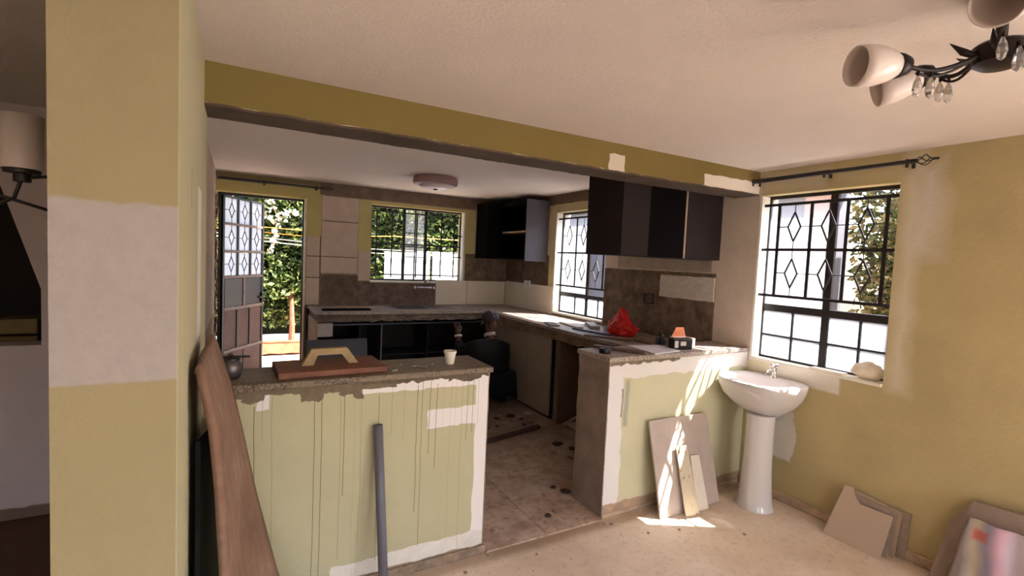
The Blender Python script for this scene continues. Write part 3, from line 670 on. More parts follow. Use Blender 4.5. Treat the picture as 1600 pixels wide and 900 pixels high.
# sockets
skt = tag(empty('wall_socket', (XW-.010, 5.37, 1.255)), 'white socket on the cream tiles between corner and window', 'socket')
MB().box(-.012, 0, -.075, .075, -.045, .045, .003).build('plate', simple('white_plastic', (236, 230, 226), .4), skt)
MB().box(-.016, -.011, -.02, .02, -.02, .02, .002).build('switch', simple('white_plastic_switch', (216, 210, 208), .4), skt)
bxk = tag(empty('socket_box', (XW, 3.25, 1.26)), 'open black socket box in the hacked brown right kitchen wall', 'socket')
q = MB(); q.box(-.012, .0, -.06, .06, .035, .045); q.box(-.012, .0, -.06, .06, -.045, -.035); q.box(-.012, .0, -.06, -.05, -.04, .04); q.box(-.012, .0, .05, .06, -.04, .04); q.build('box', m_blk, bxk)
q = MB(); q.tube([(0, 0, 0), (-.03, .02, -.02), (-.04, -.01, -.04)], .004, 6); q.tube([(0, -.02, 0), (-.03, -.03, .01), (-.02, -.05, -.05)], .004, 6); q.build('wires', m_blk, bxk)

# ------------------------------------------------------------------ wash basin with pedestal
m_cer = simple('white_ceramic', (212, 205, 203), .12, var=.02, scale=3, bump=0, spec=.6)
wb_ = tag(empty('wash_basin', (XW, 1.985, 0)), 'white ceramic wash basin on a pedestal below the living room window', 'wash basin')
def dshape(sc_y, sc_x, z, xoff=0., n=40, flat=True):
    P = []
    for k in range(n):
        a = 2*math.pi*k/n; cx, cy = math.cos(a), math.sin(a)
        # superellipse front, flat back at wall
        ex = abs(cx)**.85*(1 if cx > 0 else -1)
        x = -.17-ex*.275 if cx > 0 else -.17-ex*.168
        if not flat: x = -.20-cx*.20*1.0
        y = .255*(abs(cy)**.62)*(1 if cy > 0 else -1) if flat else .20*cy
        P.append(Vector(((x+.17)*sc_x-.17+xoff, y*sc_y, z)))
    return P
loops = [dshape(.30, .42, .585, .045), dshape(.42, .50, .62, .04), dshape(.70, .72, .67, .02), dshape(.90, .90, .735, .005), dshape(.985, .975, .79), dshape(1.0, 1.0, .815), dshape(1.0, 1.0, .832), dshape(.985, .985, .838)]
inner = [(1.0, .838, 0), (.96, .834, 0), (.90, .79, 0), (.72, .735, 0), (.35, .71, 0)]
for i, (k, z, _) in enumerate(inner):
    L = []
    for kk in range(40):
        a = 2*math.pi*kk/40; L.append(Vector((-.235-math.cos(a)*.165*k, .205*math.sin(a)*k, z)))
    loops.append(L)
b = MB(); rings = [[b.bm.verts.new(p) for p in L] for L in loops]
for q in range(len(rings)-1):
    for k in range(40): b.bm.faces.new((rings[q][k], rings[q][(k+1) % 40], rings[q+1][(k+1) % 40], rings[q+1][k]))
b.bm.faces.new(rings[0][::-1]); b.bm.faces.new(rings[-1])
bwl = b.build('bowl', m_cer, wb_, smooth=True, angle=50)
def ped(z): 
    t = z/.62; return .082+.030*(1-t)**3+.006*t
b = MB(); b.lathe([(ped(0)+.006, 0), (ped(0)+.004, .012), (ped(.03), .03)]+[(ped(z/20*.62), z/20*.62) for z in range(2, 21)], 32, Matrix.Translation((-.235, -.03, 0)) @ Matrix.Diagonal((.95, 1, 1, 1)))
b.build('pedestal', m_cer, wb_, smooth=True, angle=50)
MB().lathe([(.022, .711), (.022, .714), (.001, .714)], 16, Matrix.Translation((-.235, 0, 0))).build('waste', m_chr, bwl)
f_ = tag(empty('basin_tap', (XW-.075, 1.985, .838)), 'small chrome pillar tap on the wash basin', 'tap')
MB().lathe([(.022, 0), (.02, .01), (.014, .02), (.014, .06), (.018, .07), (.001, .078)], 14).build('body', m_chr, f_, smooth=True, angle=40)
MB().tube([(0, 0, .045), (-.05, 0, .055), (-.085, 0, .045), (-.09, 0, .03)], .009, 8).build('spout', m_chr, f_, smooth=True, angle=40)
q = MB(); q.tube([(0, -.03, .085), (0, .03, .085)], .006, 8); q.tube([(-.03, 0, .085), (.03, 0, .085)], .006, 8); q.tube([(0, 0, .06), (0, 0, .09)], .008, 8); q.build('handle', m_chr, f_)

# ------------------------------------------------------------------ boards and tiles on the floor
def lean(nm, mat, pts, t, label, cat, par=None, g=None):
    """flat plate: pts = 4+ corner points in order (bottom left, bottom right, top right, ...), thickness t"""
    P = [Vector(p) for p in pts]; n_ = (P[1]-P[0]).cross(P[2]-P[0]).normalized()*t
    b = MB(); A = [b.bm.verts.new(p) for p in P]; B = [b.bm.verts.new(p+n_) for p in P]
    b.bm.faces.new(A); b.bm.faces.new(B[::-1])
    for k in range(len(P)): b.bm.faces.new((A[k], A[(k+1) % len(P)], B[(k+1) % len(P)], B[k]))
    o = b.build(nm, mat, par)
    if label: tag(o, label, cat, g)
    return o
m_big = simple('grey_beige_tile', (184, 168, 158), .45, var=.10, scale=9, bump=.05)

lean('large_tile', m_big, [(2.285, 2.092, .0), (2.83, 2.098, .0), (2.79, 2.215, .575), (2.262, 2.215, .578)], .012, 'large grey-beige tile slab leaning on the right half wall beside the basin', 'tile')
s = N('stained_offcut'); nz = s.noise(24, 6, .7); m_off = s.fin(s.mix(s.ramp(nz, [(.56, (0, 0, 0, 1)), (.64, (1, 1, 1, 1))]), lin((208, 194, 168)), lin((140, 112, 84))), .6)
lean('tile_offcut', m_off, [(2.46, 2.046, 0), (2.565, 2.03, 0), (2.548, 2.150, .405), (2.455, 2.155, .41)], .008, 'narrow stained cream tile offcut leaning on the large tile', 'tile')
lean('tile_offcut', simple('pale_offcut', (226, 214, 200), .5, var=.04), [(2.585, 2.062, 0), (2.685, 2.06, 0), (2.656, 2.142, .330), (2.578, 2.144, .335)], .008, 'short plain pale tile offcut, right one leaning on the large tile', 'tile')
# stack against right wall
s = N('grooved_tile'); wv = s.n('ShaderNodeTexWave'); wv.bands_direction = 'Z'; wv.inputs['Scale'].default_value = 42; wv.inputs['Distortion'].default_value = 1.2; wv.inputs['Detail'].default_value = 2; s.l(s.pos, wv.inputs['Vector'])
cc_ = s.ramp(wv.outputs['Fac'], [(.2, lin((182, 160, 140))), (.8, lin((198, 176, 156)))]); s.bump(wv.outputs['Fac'], .2, .003); m_gv = s.fin(cc_, .5)
m_gv2 = simple('grey_tile_back', (164, 146, 132), .7)
tk = [
 ([(3.205, 1.583, 0), (3.215, 1.20, 0), (3.229, 1.19, .262), (3.229, 1.545, .250)], m_gv2, 'rearmost tile of the small stack leaning on the right wall'),
 ([(3.170, 1.572, 0), (3.185, 1.235, 0), (3.215, 1.225, .255), (3.213, 1.500, .285)], m_gv, 'third tile back in the small stack leaning on the right wall'),
 ([(3.128, 1.560, 0), (3.140, 1.250, 0), (3.196, 1.240, .255), (3.196, 1.44, .262)], m_gv2, 'second tile in the small stack leaning on the right wall'),
 ([(3.085, 1.560, 0), (3.085, 1.262, 0), (3.085+.32*.235, 1.245, .235), (3.085+.32*.232, 1.408, .232), (3.085+.32*.27, 1.450, .270), (3.085+.32*.305, 1.465, .305), (3.085+.32*.30, 1.505, .300)], m_gv, 'front notched tile of the small stack leaning on the right wall'),
]
for p, m_, lab in tk: lean('wall_tile_offcut', m_, p[::-1], .010, lab, 'tile', g=None)
# chamfered slab with plastic
cs_ = tag(empty('stone_slab', (3.12, .85, 0)), 'grey chamfered slab leaning on the right wall near the front corner, plastic on it', 'slab')
m_gs = simple('grey_slab_stone', (150, 130, 118), .7, var=.12, scale=12, bump=.2)
PP = [(3.12, 1.06, 0), (3.12, .62, 0), (3.19, .60, .485), (3.19, .93, .465), (3.178, 1.005, .335)]
PP = [tuple(Vector(p)-cs_.location) for p in PP]
lean('slab', m_gs, PP[::-1], .04, None, None, cs_)
# printed plastic packaging film
s = N('printed_film'); sp2 = s.warp(.05, 7); yv = sp2[1]
col = s.ramp(s.math('DIVIDE', s.math('SUBTRACT', 1.0, yv), .34, clamp=True), [(.0, lin((190, 170, 150))), (.22, lin((128, 112, 112))), (.34, lin((196, 182, 158))), (.46, lin((160, 160, 190))), (.60, lin((206, 160, 176))), (.7, lin((206, 190, 206))), (1., lin((232, 222, 232)))])
rd = s.rect(sp2, 'YZ', (.83, .91, .30, .37), .02); col = s.mix(rd, col, lin((196, 110, 104)))
m_film = s.fin(col, .3, 0, .6)
def film(u, v):
    y = .925-.04*(1-v)*0+.045*(1-v)-u*.40; z = .03+v*.37; x = 3.12+.07*(z/.485)-.052-.010*math.sin(u*19+v*3)-.006*math.sin(v*11)
    return Vector((x, y, z))
fo = MB().grid(film, 40, 24).build('plastic_film', m_film, smooth=True); solid(fo, .002, 0); tag(fo, 'creased printed plastic film draped over the chamfered slab', 'plastic film')

# warped plank leaning at the left, pipe
s = N('plank_wood'); wv = s.n('ShaderNodeTexWave'); wv.bands_direction = 'Y'; wv.inputs['Scale'].default_value = 5; wv.inputs['Distortion'].default_value = 9; wv.inputs['Detail'].default_value = 3; s.l(s.pos, wv.inputs['Vector'])
nz = s.noise(3.5, 6, .7); col = s.ramp(nz, [(.3, lin((112, 84, 70))), (.55, lin((142, 112, 94))), (.75, lin((168, 144, 130)))]); col = s.mix(s.math('MULTIPLY', wv.outputs['Fac'], .25), col, lin((120, 74, 56)))
s.bump(wv.outputs['Fac'], .1, .004); m_pl = s.fin(col, .7)
zs_ = [(0, .215, -.02, 2.06, 1.60), (.30, .125, -.030, 2.04, 1.60), (.62, .048, -.042, 2.06, 1.60), (.85, .002, -.055, 2.08, 1.60), (1.04, -.040, -.072, 2.10, 1.60), (1.17, -.080, -.098, 2.12, 1.60), (1.245, -.096, -.112, 2.02, 1.64)]
def lerp(z):
    for a, b in zip(zs_[:-1], zs_[1:]):
        if z <= b[0]+1e-9:
            t = (z-a[0])/(b[0]-a[0]); return [a[i]+(b[i]-a[i])*t for i in range(5)]
    return list(zs_[-1])
def plank(u, v):
    z = v*1.235; _, xf, xn, yf, yn = lerp(z); wob = .006*mnoise.noise(Vector((z*9, 0, 1)))
    return Vector((xn+(xf-xn)*u+.014, yn+(yf-yn)*u+(wob if u < .1 else 0), z-(.05*(1-u) if v > .99 else 0)))
po = MB().grid(plank, 12, 60).build('warped_plank', m_pl, smooth=True); solid(po, .022, 0); tag(po, 'long warped brown plank leaning against the pillar in front of the half wall', 'plank')
bk = MB().grid(lambda u, v: Vector((-.095+.045*u, 1.66+.56*u, v*(.98-.10*u))), 2, 2).build('gap_sheet', simple('black_gap_sheet', (14, 12, 12), .8)); solid(bk, .012, 0); tag(bk, 'black sheet added to fill the dark gap between pillar and warped plank', 'board')  # black sheet added to fill the dark gap behind the plank
pp = MB(); a = Vector((.595, 2.12, 0)); c = Vector((.572, 2.224, .765)); pp.tube([a, c], .019, 20, caps=False)
po = pp.build('plastic_pipe', simple('grey_pvc', (104, 102, 110), .4, var=.05), smooth=True); solid(po, .0025, 1); tag(po, 'grey plastic pipe standing against the left half wall', 'pipe')

# ------------------------------------------------------------------ things on the left worktop
m_red = N('reddish_board'); nz = m_red.noise(6, 6, .7); wv = m_red.n('ShaderNodeTexWave'); wv.bands_direction = 'Y'; wv.inputs['Scale'].default_value = 12; wv.inputs['Distortion'].default_value = 4; m_red.l(m_red.pos, wv.inputs['Vector'])
m_red = m_red.fin(m_red.mix(wv.outputs['Fac'], m_red.ramp(nz, [(.3, lin((100, 62, 48))), (.7, lin((148, 96, 74)))]), lin((112, 68, 52))), .6)
fl_ = tag(empty('plastering_float', (.385, 2.415, .994), R(2)), 'reddish wooden plastering float with a trapezoid handle on the left worktop', 'float')
MB().box(-.235, .235, -.135, .135, .001, .029, .003).build('board', m_red, fl_)
hz = [(-.125, .029), (-.075, .029), (-.058, .075), (.05, .075), (.085, .029), (.128, .029), (.075, .104), (-.085, .104)]
MB().prism(hz, -.018, .018, Matrix(((1, 0, 0, 0), (0, 0, 1, 0), (0, 1, 0, 0), (0, 0, 0, 1)))).build('handle', simple('pale_handle_wood', (168, 140, 100), .7, scale=14, var=.2), fl_)
jr = tag(empty('metal_pot', (-.022, 2.385, .994)), 'small dull metal pot with a lid at the left end of the worktop', 'pot')
m_al = simple('dull_grey_metal', (104, 96, 96), .35, metal=.6, var=.15)
MB().lathe([(.030, .0005), (.038, .006), (.044, .03), (.045, .05), (.040, .066), (.034, .074), (.036, .078)], 24).build('body', m_al, jr, smooth=True, angle=60)
MB().lathe([(.037, .0785), (.036, .086), (.020, .094), (.008, .098), (.008, .104), (.001, .106)], 20).build('lid', m_blk, jr, smooth=True, angle=40)
q = MB(); q.tube([(-.075, 0, .086), (-.03, 0, .090), (.03, 0, .090), (.072, .01, .086)], .005, 8); q.build('handle', m_blk, jr)
cp = tag(empty('paper_cup', (.972, 2.365, .994)), 'small cream disposable cup on the left worktop', 'cup')
MB().lathe([(.021, .001), (.022, .004), (.030, .058), (.033, .059), (.033, .070), (.031, .070), (.029, .056), (.020, .006), (.001, .005)], 24, cap1=False).build('body', simple('cream_plastic', (232, 220, 200), .45, var=.03), cp, smooth=True, angle=35)
MB().lathe([(.0312, .0598), (.0335, .0605), (.0335, .069), (.0312, .0698)], 24, cap0=False, cap1=False).build('rim', simple('cream_rim', (240, 230, 214), .4), cp)
m_chip = simple('plaster_chip', (226, 212, 190), .9)
cg = 'plaster crumbs on the left worktop'
for k, (x, y, s_) in enumerate([(.655, 2.285, .009), (.672, 2.30, .007), (.78, 2.36, .006), (.83, 2.33, .005), (.885, 2.38, .005), (.73, 2.42, .005)]):
    b = MB(); bmesh.ops.create_icosphere(b.bm, subdivisions=1, radius=s_); 
    for v in b.bm.verts: v.co *= random.uniform(.7, 1.2); v.co.z *= .6
    o = b.build('plaster_crumb', m_chip); o.location = (x, y, .994+s_*.45); tag(o, 'small pale plaster crumb on the left worktop', 'crumb', cg)
o = MB().box(-.035, .035, -.004, .004, 0, .003, .001).build('wood_sliver', m_oak); o.location = (.80, 2.35, .9945); o.rotation_euler = (0, 0, R(-35)); tag(o, 'thin pale sliver lying left of the cup', 'sliver')

# ------------------------------------------------------------------ things on the right worktops
def put(o, loc, rz=0): o.location = loc; o.rotation_euler = (0, 0, rz); return o
tb = put(empty('tape_roll', (0, 0, 0)), (2.02, 2.375, .994)); tag(tb, 'black roll of tape at the near end of the right worktop', 'tape')
MB().lathe([(.018, .0), (.036, .0), (.037, .004), (.037, .028), (.036, .031), (.018, .031)], 24, cap0=False, cap1=False).build('tape', simple('black_tape', (26, 22, 24), .35), tb, smooth=True, angle=40)
MB().lathe([(.0175, .001), (.0185, .001), (.0185, .030), (.0175, .030)], 20, cap0=False, cap1=False).build('core', simple('card_core', (120, 100, 84), .8), tb)
o = MB().box(-.17, .17, -.028, .028, 0, .018, .002).build('wooden_batten', simple('dark_brown_wood', (96, 72, 62), .5)); put(o, (2.165, 2.41, .9945), R(-59)); tag(o, 'dark brown batten lying between the tape and the white sheet', 'batten')
o = MB().prism([(2.31, 2.236), (2.575, 2.275), (2.58, 2.48), (2.35, 2.54)], .9945, 1.0005).build('white_sheet', simple('white_card', (226, 218, 222), .5, var=.02)); tag(o, 'flat white board on the right worktop left of the battery box', 'board')
bt = put(empty('battery_box', (0, 0, 0)), (2.655, 2.345, .994), R(-14)); tag(bt, 'small black battery box with white labels on the right worktop', 'box')
MB().box(-.075, .075, -.032, .032, .001, .074, .005).build('case', simple('black_plastic', (22, 20, 22), .35), bt)
m_lb = simple('white_label', (206, 196, 190), .5)
MB().box(-.020, .022, -.0335, -.0318, .028, .056, 0).build('label', m_lb, bt); MB().box(-.065, -.038, -.0335, -.0318, .014, .060, 0).build('label', m_lb, bt)
pb = put(empty('open_carton', (0, 0, 0)), (2.78, 2.44, .994), R(-10)); tag(pb, 'open orange and white carton behind the battery box', 'carton')
m_or = simple('orange_card', (226, 140, 96), .6); m_wp = simple('white_card_inner', (236, 214, 204), .6)
q = MB(); q.box(-.07, .07, -.05, -.047, .001, .06); q.box(-.07, .07, .047, .05, .001, .06); q.box(-.07, -.067, -.047, .047, .001, .06); q.box(.067, .07, -.047, .047, .001, .06); q.box(-.067, .067, -.047, .047, .001, .004); q.build('box', m_wp, pb)
q = MB(); q.prism([(-.06, .05), (.068, .05), (.045, .125), (-.02, .125)], .05, .053, Matrix(((1, 0, 0, 0), (0, 0, 1, 0), (0, 1, 0, 0), (0, 0, 0, 1)))); q.build('flap', m_or, pb)
MB().box(.0703, .0715, -.045, .045, .004, .057).build('side_panel', simple('red_print', (208, 70, 60), .5), pb)
sn = put(empty('sanding_tool', (0, 0, 0)), (2.64, 2.52, .994), R(10)); tag(sn, 'black hand tool standing upright against the back of the right worktop', 'tool')
q = MB(); q.tube([(-.035, 0, .004), (-.02, 0, .05), (.0, 0, .085), (.015, .0, .09)], [.010, .012, .012, .008], 8); q.build('handle', m_blk, sn)
q = MB(); q.box(-.006, .03, -.02, .02, .001, .075, .006); q.build('body', m_blk, sn)
MB().box(.034, .058, -.018, .018, .001, .035, .004).build('foot', simple('grey_metal', (150, 144, 144), .3, metal=.8), sn)
# red plastic bag
bag = MB(); bmesh.ops.create_icosphere(bag.bm, subdivisions=5, radius=1)
for v in bag.bm.verts:
    p = v.co.copy(); n1 = mnoise.noise(p*1.7); n2 = mnoise.noise(p*5+Vector((3, 0, 0))); n3 = abs(mnoise.noise(p*9))
    r_ = 1+.22*n1+.14*n2-.10*n3
    q = Vector((p.x*.115, p.y*.15, p.z*.085))*r_
    if p.z > .1:    # knotted peak towards the window side
        k = (p.z-.1)/.9; q.z += k*k*.10; q.y += .03*k; q.x *= 1-.55*k; q.y *= 1-.55*k
    q.z = max(q.z, -.062); v.co = q
bo = bag.build('red_bag', simple('red_plastic_film', (206, 28, 30), .35, var=.25, scale=25, bump=.5, spec=.6), smooth=True); put(bo, (2.985, 3.30, .9925)); tag(bo, 'crumpled red plastic bag on the right kitchen worktop', 'bag')
ls = [((2.88, 3.92, 0), R(80), (.20, .035, .014), (214, 200, 186), 'pale strip on the sunny worktop by the kitchen window', 'strip'),
      ((3.05, 3.80, 0), R(62), (.16, .045, .030), (176, 164, 150), 'grey perforated trim piece behind the red bag', 'trim'),
      ((2.80, 3.50, 0), R(100), (.22, .018, .012), (60, 44, 38), 'thin dark strip lying left of the red bag', 'strip'),
      ((2.72, 3.18, 0), R(118), (.20, .03, .012), (104, 78, 66), 'brown strip near the inner edge before the red bag', 'strip'),
      ((2.72, 4.02, 0), R(72), (.12, .05, .01), (96, 82, 72), 'short dark offcut at the inner edge by the kitchen window', 'offcut'),
      ((2.92, 2.80, 0), R(95), (.22, .05, .012), (120, 92, 80), 'brown board lying between the red bag and the raised worktop', 'board')]
for k, (p, a, (lx, ly, lz), c, lab, cat) in enumerate(ls):
    o = MB().box(-lx, lx, -ly, ly, 0, lz, .002).build('wood_strip' if cat == 'strip' else ('trim_piece' if cat == 'trim' else 'offcut_board'), simple('strip_%d' % k, c, .6)); put(o, (p[0], p[1], .9295), a); tag(o, lab, cat)

# sill bits by the living window
sb = MB(); bmesh.ops.create_icosphere(sb.bm, subdivisions=4, radius=1)
for v in sb.bm.verts:
    p = v.co.copy(); r_ = 1+.2*mnoise.noise(p*2)+.08*mnoise.noise(p*6); v.co = Vector((p.x*.04, p.y*.085, max(p.z*.055, -.05)))*r_
sbo = sb.build('white_bag', simple('pale_paper_bag', (238, 222, 200), .7), smooth=True); put(sbo, (3.295, 1.49, .9835)); tag(sbo, 'crumpled cream bag at the right end of the window sill', 'bag')
lean('tile_offcut', simple('cream_offcut', (238, 224, 206), .6), [(3.235, 1.80, .9355), (3.235, 1.60, .9355), (3.30, 1.60, .9355), (3.30, 1.80, .9355)], .012, 'cream offcut lying on the window sill above the basin', 'tile')

# ------------------------------------------------------------------ floor debris
m_ws = simple('dark_wood_scrap', (64, 44, 36), .8, var=.3)
o = MB().box(-.36, .36, -.022, .022, 0, .03, .003).build('wooden_batten', m_ws); put(o, (2.10, 3.66, .0095), R(14)); tag(o, 'dark batten lying across the kitchen floor between the counters', 'batten')
placed = []
for k in range(90):
    if k < 40: x, y = random.gauss(2.30, .14), random.gauss(4.0, .13)
    elif k < 76: x, y = random.gauss(2.42, .09), random.gauss(3.22, .10)
    elif k < 82: x, y = 1.70+random.uniform(-.05, .05), 2.42+random.uniform(-.03, .03)
    else: x, y = 1.90+random.uniform(-.05, .05), 2.62+random.uniform(-.05, .08)
    x = min(x, 2.58); s_ = random.uniform(.02, .05) if (k % 4 or k >= 76) else random.uniform(.05, .08)
    if abs(y-3.66-(x-2.10)*.25) < .04+s_*1.3 and x < 2.5: y += .14 if k < 40 else -.14
    if any((x-a)**2+(y-b_)**2 < (1.35*(s_+c))**2 for a, b_, c in placed): continue
    placed.append((x, y, s_)); b = MB(); bmesh.ops.create_icosphere(b.bm, subdivisions=1, radius=s_)
    for v in b.bm.verts: v.co *= random.uniform(.6, 1.3); v.co.z = max(v.co.z*.35, -.008)
    o = b.build('rubble_scrap', m_ws if k % 3 else m_raw); o.location = (x, y, .0175); o.rotation_euler = (0, 0, random.uniform(0, 6)); tag(o, ['dark flat rubble scrap in the far heap beside the crouching worker', 'dark rubble scrap scattered beside the right half wall doorway'][k >= 40] if k < 76 else 'lone dark scrap on the pale floor tiles near the right half wall end', 'rubble', ['rubble scraps by the worker', 'rubble scraps by the bay', 'scraps near the half wall end'][(k >= 40)+(k >= 76)])
for k, (x, y) in enumerate([(1.16, 2.20), (1.93, 2.19), (1.97, 2.17), (2.3, 1.95), (1.4, 2.1), (2.1, 2.0), (2.62, 1.75), (2.75, 2.18), (1.0, 2.12)]):
    b = MB(); s_ = random.uniform(.008, .02); bmesh.ops.create_icosphere(b.bm, subdivisions=1, radius=s_)
    for v in b.bm.verts: v.co *= random.uniform(.6, 1.2); v.co.z = max(v.co.z*.6, -.004)
    o = b.build('mortar_crumb', m_raw); o.location = (x, y, .0035); tag(o, 'small mortar crumb on the screed before the half walls', 'crumb', 'mortar crumbs on the screed')

# ------------------------------------------------------------------ chandelier (upper right)
m_met = simple('dark_bronze', (44, 34, 32), .4, metal=.5, var=.1)
s = N('opal_glass'); s.b.inputs['Subsurface Weight'].default_value = .25; s.b.inputs['Subsurface Radius'].default_value = (.05, .05, .05)
m_opal = s.fin(lin((222, 206, 198)), .3, 0, .5)
s = N('crystal'); s.b.inputs['Transmission Weight'].default_value = .85; m_crys = s.fin(lin((240, 236, 236)), .05, 0, .8)
HUB = Vector((1.614, .506, 2.100))
ch = tag(empty('chandelier', HUB), 'dark bronze ceiling light with curved arms, opal glass shades and crystal drops', 'chandelier')
hb = MB().lathe([(.001, -.030), (.035, -.028), (.050, -.018), (.054, 0), (.054, .022), (.045, .030), (.02, .034)], 24).build('hub', m_met, ch, smooth=True, angle=40)
MB().tube([(0, 0, .03), (0, 0, ZC-HUB.z-.012)], .012, 10).build('stem', m_met, ch)
MB().lathe([(.06, ZC-HUB.z-.018), (.065, ZC-HUB.z-.001)], 24).build('canopy', m_met, ch)
def shade(par, cup, axis, L=.102, r=.047):
    """bell shade: cup end at cup, opening along axis"""
    ax = Vector(axis).normalized(); M = Matrix.Translation(cup) @ ax.to_track_quat('Z', 'Y').to_matrix().to_4x4()
    prof = [(.015, .0), (.023, .010), (.036, .035), (.045, .065), (r, .09), (r*.97, L+.012)]
    o = MB().lathe(prof, 28, M, cap0=True, cap1=False).build('lamp_shade', m_opal, par, smooth=True); solid(o, .003, 0)
    c = MB().lathe([(.010, -.018), (.020, -.012), (.026, .004), (.028, .014), (.0275, .0145)], 20, M, cap1=False).build('cup', m_met, par, smooth=True); solid(c, .002, 1)
arms = [  # (cup position, shade axis)
    ((1.420, .616, 2.067), (-.90, .48, -.06)),
    ((1.600, .634, 2.094), (-.62, .74, -.26)),
    ((1.431, .423, 2.170), (-.74, .02, -.42)),
    ((1.935, .452, 2.108), (.75, .45, -.25)),
    ((1.83, .34, 2.10), (.7, -.5, -.2)),
    ((1.52, .28, 2.10), (-.2, -.8, -.2))]
def drop(par, p, s_=1.):
    p = Vector(p); MB().lathe([(.001, -.052*s_), (.008*s_, -.045*s_), (.011*s_, -.032*s_), (.008*s_, -.014*s_), (.002, 0)], 8, Matrix.Translation(p)).build('crystal_drop', m_crys, par)
    MB().tube([p+Vector((0, 0, 0)), p+Vector((0, 0, .012))], .0035, 6).build('drop_hook', m_met, par)
for k, (c, a) in enumerate(arms):
    c = Vector(c)-HUB; n_ = Vector((c.x, c.y, 0)).normalized(); side = n_.cross(Vector((0, 0, 1)))
    pts = []; pts2 = []
    for i in range(11):
        t = i/10; p = n_*.045*(1-t)+c*t; p.z = c.z*t-.018*math.sin(math.pi*t)+.0*t; p += side*.012*math.sin(math.pi*t)
        pts.append(p); pts2.append(p+Vector((0, 0, -.012*math.sin(math.pi*t)))+side*.006)
    q = MB(); q.tube(pts, .0055, 8); q.tube(pts2[:9], .0035, 6); q; am = q.build('arm', m_met, ch, smooth=True, angle=40)
    shade(am, c+Vector(a).normalized()*.012, a)
    for t_ in ((6, 8) if k < 2 else (5,)): drop(am, pts[t_]+Vector((0, 0, -.016)))
for a in (2.4, 3.3, 1.2): 
    L = MB(); d = Vector((math.cos(a), math.sin(a), 0)); L.tube([d*.045, d*.075+Vector((0, 0, .012)), d*.105+Vector((0, 0, .034))], [.007, .009, .001], 8); L.build('leaf', m_met, ch)
drop(ch, (-.035, -.045, .0), 1.15); drop(ch, (.02, -.055, .0), 1.15)

# pendant left of the pillar
H2 = Vector((-.80, 2.36, 1.70)); pd = tag(empty('pendant_lamp', H2), 'black armed pendant lamp with a cylinder glass shade left of the pillar', 'lamp')
MB().lathe([(.001, -.02), (.03, -.01), (.035, .01), (.015, .03)], 16).build('hub', m_blk, pd, smooth=True, angle=40)
MB().tube([(0, 0, .02), (0, 0, ZC-H2.z-.002)], .008, 8).build('stem', m_blk, pd)
cups = [Vector((-.618, 2.20, 1.77)), Vector((-.44, 2.62, 1.77)), Vector((-1.12, 2.2, 1.77))]
for c in cups:
    c = c-H2; n_ = Vector((c.x, c.y, 0)); q = MB(); q.tube([n_*.15+Vector((0, 0, 0)), n_*.5+Vector((0, 0, -.045)), n_*.85+Vector((0, 0, -.02)), n_+Vector((0, 0, c.z-.02))], .006, 8); am = q.build('arm', m_blk, pd, smooth=True)
    MB().lathe([(.022, -.038), (.022, -.012), (.045, -.010), (.047, .0), (.02, .002)], 20, Matrix.Translation(c)).build('cup', m_blk, am, smooth=True, angle=35)
    solid(MB().lathe([(.015, .003), (.050, .004), (.052, .02), (.052, .175)], 28, Matrix.Translation(c), cap0=False, cap1=False).build('glass_shade', m_opal, am, smooth=True, angle=40), .003, 0)
q = MB(); c = Vector((-.618, 2.20, 1.77))-H2; q.tube([c+Vector((.02, .01, -.02)), c+Vector((.06, .02, -.012)), c+Vector((.10, .06, -.045))], .0055, 8); q.build('scroll', m_blk, pd)

# ------------------------------------------------------------------ the crouching worker
def skin(nm, V, E_, mat, par, root=0, sub=2, label=None):
    me = bpy.data.meshes.new(nm); me.from_pydata([v[:3] for v in V], E_, []); me.materials.append(mat)
    o = bpy.data.objects.new(nm, me); COL.objects.link(o); o.parent = par
    o.modifiers.new('skin', 'SKIN').use_smooth_shade = True
    for i, v in enumerate(V):
        r_ = v[3] if isinstance(v[3], tuple) else (v[3], v[3]); me.skin_vertices[0].data[i].radius = r_; me.skin_vertices[0].data[i].use_root = (i == root)
    m = o.modifiers.new('sub', 'SUBSURF'); m.levels = sub; m.render_levels = sub
    if label: o['label'] = label
    return o
PX, PY = 2.34, 4.50
pe = tag(empty('person', (PX, PY, .008)), 'crouching worker in dark clothes and a cap reaching up under the back worktop', 'person')
m_skin = simple('dark_skin', (78, 50, 40), .6); m_cloth = simple('black_jacket', (14, 12, 15), .9, var=.3, scale=14, bump=.4); m_trou = simple('dark_trousers', (13, 12, 15), .9, var=.3)
V = [(0, 0, .27, .10), (0, .06, .42, .11), (.01, .12, .58, .12), (.03, .17, .68, .06), (.045, .19, .745, .048), (.05, .20, .80, .07), (.045, .21, .86, .078), (.045, .21, .91, .06),
     (-.19, .17, .62, .055), (-.23, .36, .53, .042), (-.195, .50, .63, .033), (-.19, .52, .70, .03),
     (.21, .18, .61, .055), (.25, .38, .45, .042), (.10, .52, .42, .033), (.04, .56, .44, .03),
     (-.11, .02, .25, .08), (-.20, .34, .43, .06), (-.15, .16, .09, .042), (-.16, .28, .035, .035),
     (.11, .02, .25, .08), (.22, .34, .43, .06), (.17, .16, .09, .042), (.18, .28, .035, .035)]
E_ = [(0, 1), (1, 2), (2, 3), (3, 4), (4, 5), (5, 6), (6, 7), (2, 8), (8, 9), (9, 10), (10, 11), (2, 12), (12, 13), (13, 14), (14, 15), (0, 16), (16, 17), (17, 18), (18, 19), (0, 20), (20, 21), (21, 22), (22, 23)]
skin('body', V, E_, m_skin, pe)
